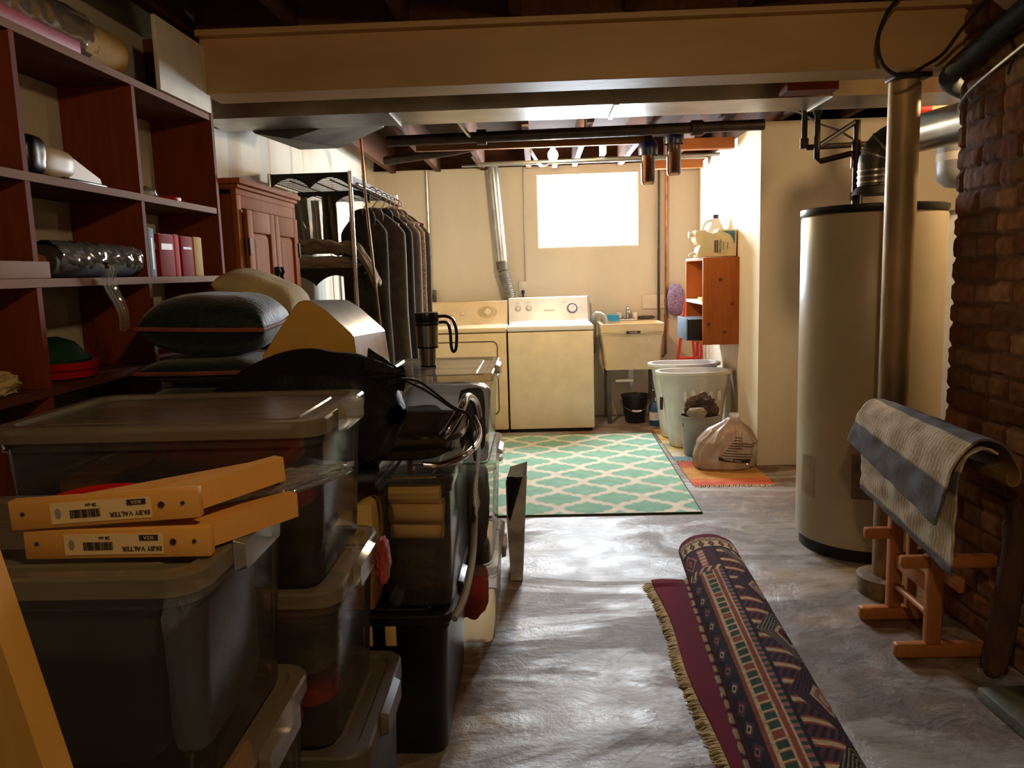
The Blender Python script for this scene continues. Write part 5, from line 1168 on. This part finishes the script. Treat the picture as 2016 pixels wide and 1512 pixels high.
# ================================================================== rolled oriental rug
ro = thing('rolled_oriental_rug', 'rolled burgundy patterned oriental rug on the concrete floor', 'rug', (.68, 2.4, 0))
Y0R, Y1R = 1.25, 3.52
def rc(y): t = (y - 2.0) / 1.5; return (.655 + .075 * t, .138 - .012 * t, .082 - .006 * t)
DK, BUR, CR, BRK, GRN, PUR, PNK = [lin(c) for c in ((34, 22, 30), (112, 22, 42), (206, 182, 142), (150, 74, 54), (48, 74, 60), (92, 44, 62), (172, 104, 104))]
def dia(a, b, wa, wb): return abs(a) / wa + abs(b) / wb
def ocol(t, d):
    """t across the roll (0 left floor .. 1 right floor), d metres from the far end"""
    if t < .06: return BUR
    if d < .075: return BUR
    if d < .115:
        return CR if ((t * 30 + d * 120) % 2) < 1 else (BRK if (t * 30) % 2 < 1 else DK)
    if d < .20:
        k = (t * 9) % 1; dd = (d - .157) / .085
        if abs(dd) > .42: return DK
        return (CR if dia(k - .5, dd, .42, .6) > .8 else DK) if dia(k - .5, dd, .2, .2) > 1 else BRK
    if d < .215: return DK
    if t < .50 and d < .46:   # corner square
        u, v = (t - .06) / .44, (d - .215) / .245
        if v > .82: return CR if ((u * 10 + v * 6) % 2) < .8 else PUR
        if .55 < u < .72: return PNK if (v * 7) % 1 < .55 else CR
        r = dia(u - .25, v - .4, .32, .5)
        return BRK if r < .35 else DK if r < .55 else PNK if r < .75 else (PUR if (r * 6) % 1 < .5 else DK)
    if t < .24:
        k = (d % .105) / .105 - .5; u = (t - .15) / .09
        r = dia(u, k, .75, .42); n = int(d / .105) % 2
        if r < .28: return DK
        if r < .55: return CR if n == 0 else PNK
        return PUR if r < 1 and abs(u) < .9 else DK
    if t < .29: return BRK if t < .275 else CR
    if t < .40:
        k = (d % .045) / .045
        if t < .305 or t > .385: return CR
        if k < .2: return CR
        n = int(d / .045) % 4
        return GRN if n < 3 and k > .3 else BRK
    if t < .45: return BRK if t < .435 else CR
    if t < .49: return (PNK if (d * 60) % 2 < 1 else GRN)
    if t < .52: return DK
    k = (d % .40) / .40 - .5; u = (t - .80) / .28
    r = max(abs(k) * 2.0, dia(u, k, 1.15, .62))
    n = int(d / .40) % 2
    if r < .16: return CR if n else DK
    if r < .30: return PNK if n else BUR
    if r < .40: return CR
    sp = (r * 9 + abs(u) * 2) % 1
    if r < .85: return (PUR if sp < .38 else DK) if n else ((GRN if sp < .3 else CR if sp < .48 else DK))
    k2 = (d % .10) / .10
    return CR if abs(k2 - .5) < .1 else (BRK if abs(k2 - .5) < .2 else (PUR if (u * 5 + d * 20) % 1 < .5 else DK))
def rollf(u, v):
    y = Y0R + (Y1R - Y0R) * v; cx, a, b2 = rc(y)
    e = min(1, max(.0, (Y1R - y) / .05)); e = (1 - (1 - e) ** 2) ** .5 * .25 + .75
    th = PI * (1.28 - 1.56 * u)
    return (cx + a * e * math.cos(th), y, b2 + .004 + b2 * e * math.sin(th) + .003 * rnd((u * 6, y * 3, 0), 2))
RC = []
def rfun(u, v):
    p = rollf(u, v); t = (u * 1.56 - .28) ; 
    c = ocol(t, Y1R - p[1]); q = .84 + .3 * rnd((p[0], p[1], p[2]), 90)
    RC.append(tuple(x * q for x in c[:3]) + (1,))
    return p
m = MB(); m.grid(rfun, 220, 1100)
loop = [rollf(u / 40, 1) for u in range(41)]
body = m.build('roll', vcol('wool_pile_pattern', .95, .35, 260), ro, ang=180, colf=RC)
en = MB()
for r0 in (1.0, .75, .52, .3):
    en.tube([(rc(Y1R)[0] + rc(Y1R)[1] * .74 * r0 * math.cos(2 * PI * k / 30), Y1R - .006, rc(Y1R)[2] + .004 + rc(Y1R)[2] * .72 * r0 * math.sin(2 * PI * k / 30)) for k in range(30)], .012, 6, closed=True)
en.build('roll_end', pm('burgundy_wool', (104, 20, 38), .95, 0, .2, 40, .3, 200), ro)
def flap(u, v):
    y = Y0R + (3.29 - Y0R) * v; xl = .468 + .012 * (2.6 - y) / 1.0 + .008 * math.sin(y * 7); cx, a, b2 = rc(y)
    xr = cx - a * .55
    return (xl + (xr - xl) * u, y + .01 * rnd((u, y * 3, 4), 3), .012 + .016 * (1 - (2 * u - .6) ** 2) * (.4 if v < .97 else 1) * max(0, 1 - u) + .008 * u * u)
fl = MB().grid(flap, 30, 160)
FCOL = lambda p: BUR if p.x < rc(p.y)[0] - rc(p.y)[1] * .98 else (CR if int(p.y * 40) % 3 else PUR)
fo = fl.build('flap', vcol('wool_pile_flap', .95, .35, 260), ro, ang=180, colf=FCOL); solid(fo, .007, 0)
fr = MB(); rg2 = random.Random(3)
for k in range(330):
    y = Y0R + (3.285 - Y0R) * k / 330; xl = .468 + .012 * (2.6 - y) + .008 * math.sin(y * 7)
    l = rg2.uniform(.022, .042); dy = rg2.uniform(-.018, .018)
    fr.tube([(xl + .006, y, .012), (xl - l * .5, y + dy * .4, .011), (xl - l, y + dy, .004)], [.0035, .003, .002], 4)
fr.build('fringe', pm('cream_fringe', (196, 176, 130), .95, 0, .2, 40), ro)
# ================================================================== light, camera, view
def lamp(name, loc, power, color, size):
    l = bpy.data.lights.new(name, 'POINT'); l.energy = power; l.color = color; l.shadow_soft_size = size
    o = bpy.data.objects.new(name, l); COL.objects.link(o); o.location = loc; return o
lamp('bare_bulb_light', (.125, 5.6, 2.07), BULB_P, (1.0, .74, .42), .03)
lamp('near_bulb_light', (.34, .38, 2.2), NEAR_P, (1.0, .68, .34), .05)
lamp('heater_corner_bulb_light', (2.3, 3.5, 2.12), HEAT_P, (1.0, .70, .38), .05)
wd = bpy.data.worlds.new('basement_dark'); SC.world = wd; wd.use_nodes = True
wd.node_tree.nodes['Background'].inputs[0].default_value = (.02, .016, .012, 1)
wd.node_tree.nodes['Background'].inputs[1].default_value = .2
cd = bpy.data.cameras.new('camera'); cam = bpy.data.objects.new('camera', cd); COL.objects.link(cam)
cd.sensor_fit = 'HORIZONTAL'; cd.sensor_width = 36; cd.lens = 36 * 1575 / 2016; cd.clip_start = .02
cam.matrix_world = Matrix.Translation((0, 0, 1.35)) @ Matrix.Rotation(math.radians(2.04), 4, 'Z') @ Matrix.Rotation(PI / 2 - math.radians(8.034), 4, 'X') @ Matrix.Rotation(-.03, 4, 'Z')
SC.camera = cam
SC.view_settings.view_transform = 'Standard'; SC.view_settings.look = 'None'
SC.view_settings.gamma = 1; SC.view_settings.exposure = EXPO; SC.view_settings.use_curve_mapping = False
cy = SC.cycles
cy.max_bounces = 10; cy.diffuse_bounces = 4; cy.glossy_bounces = 3; cy.transmission_bounces = 4; cy.transparent_max_bounces = 28
cy.caustics_reflective = False; cy.caustics_refractive = False; cy.sample_clamp_indirect = 4
cy.use_denoising = True
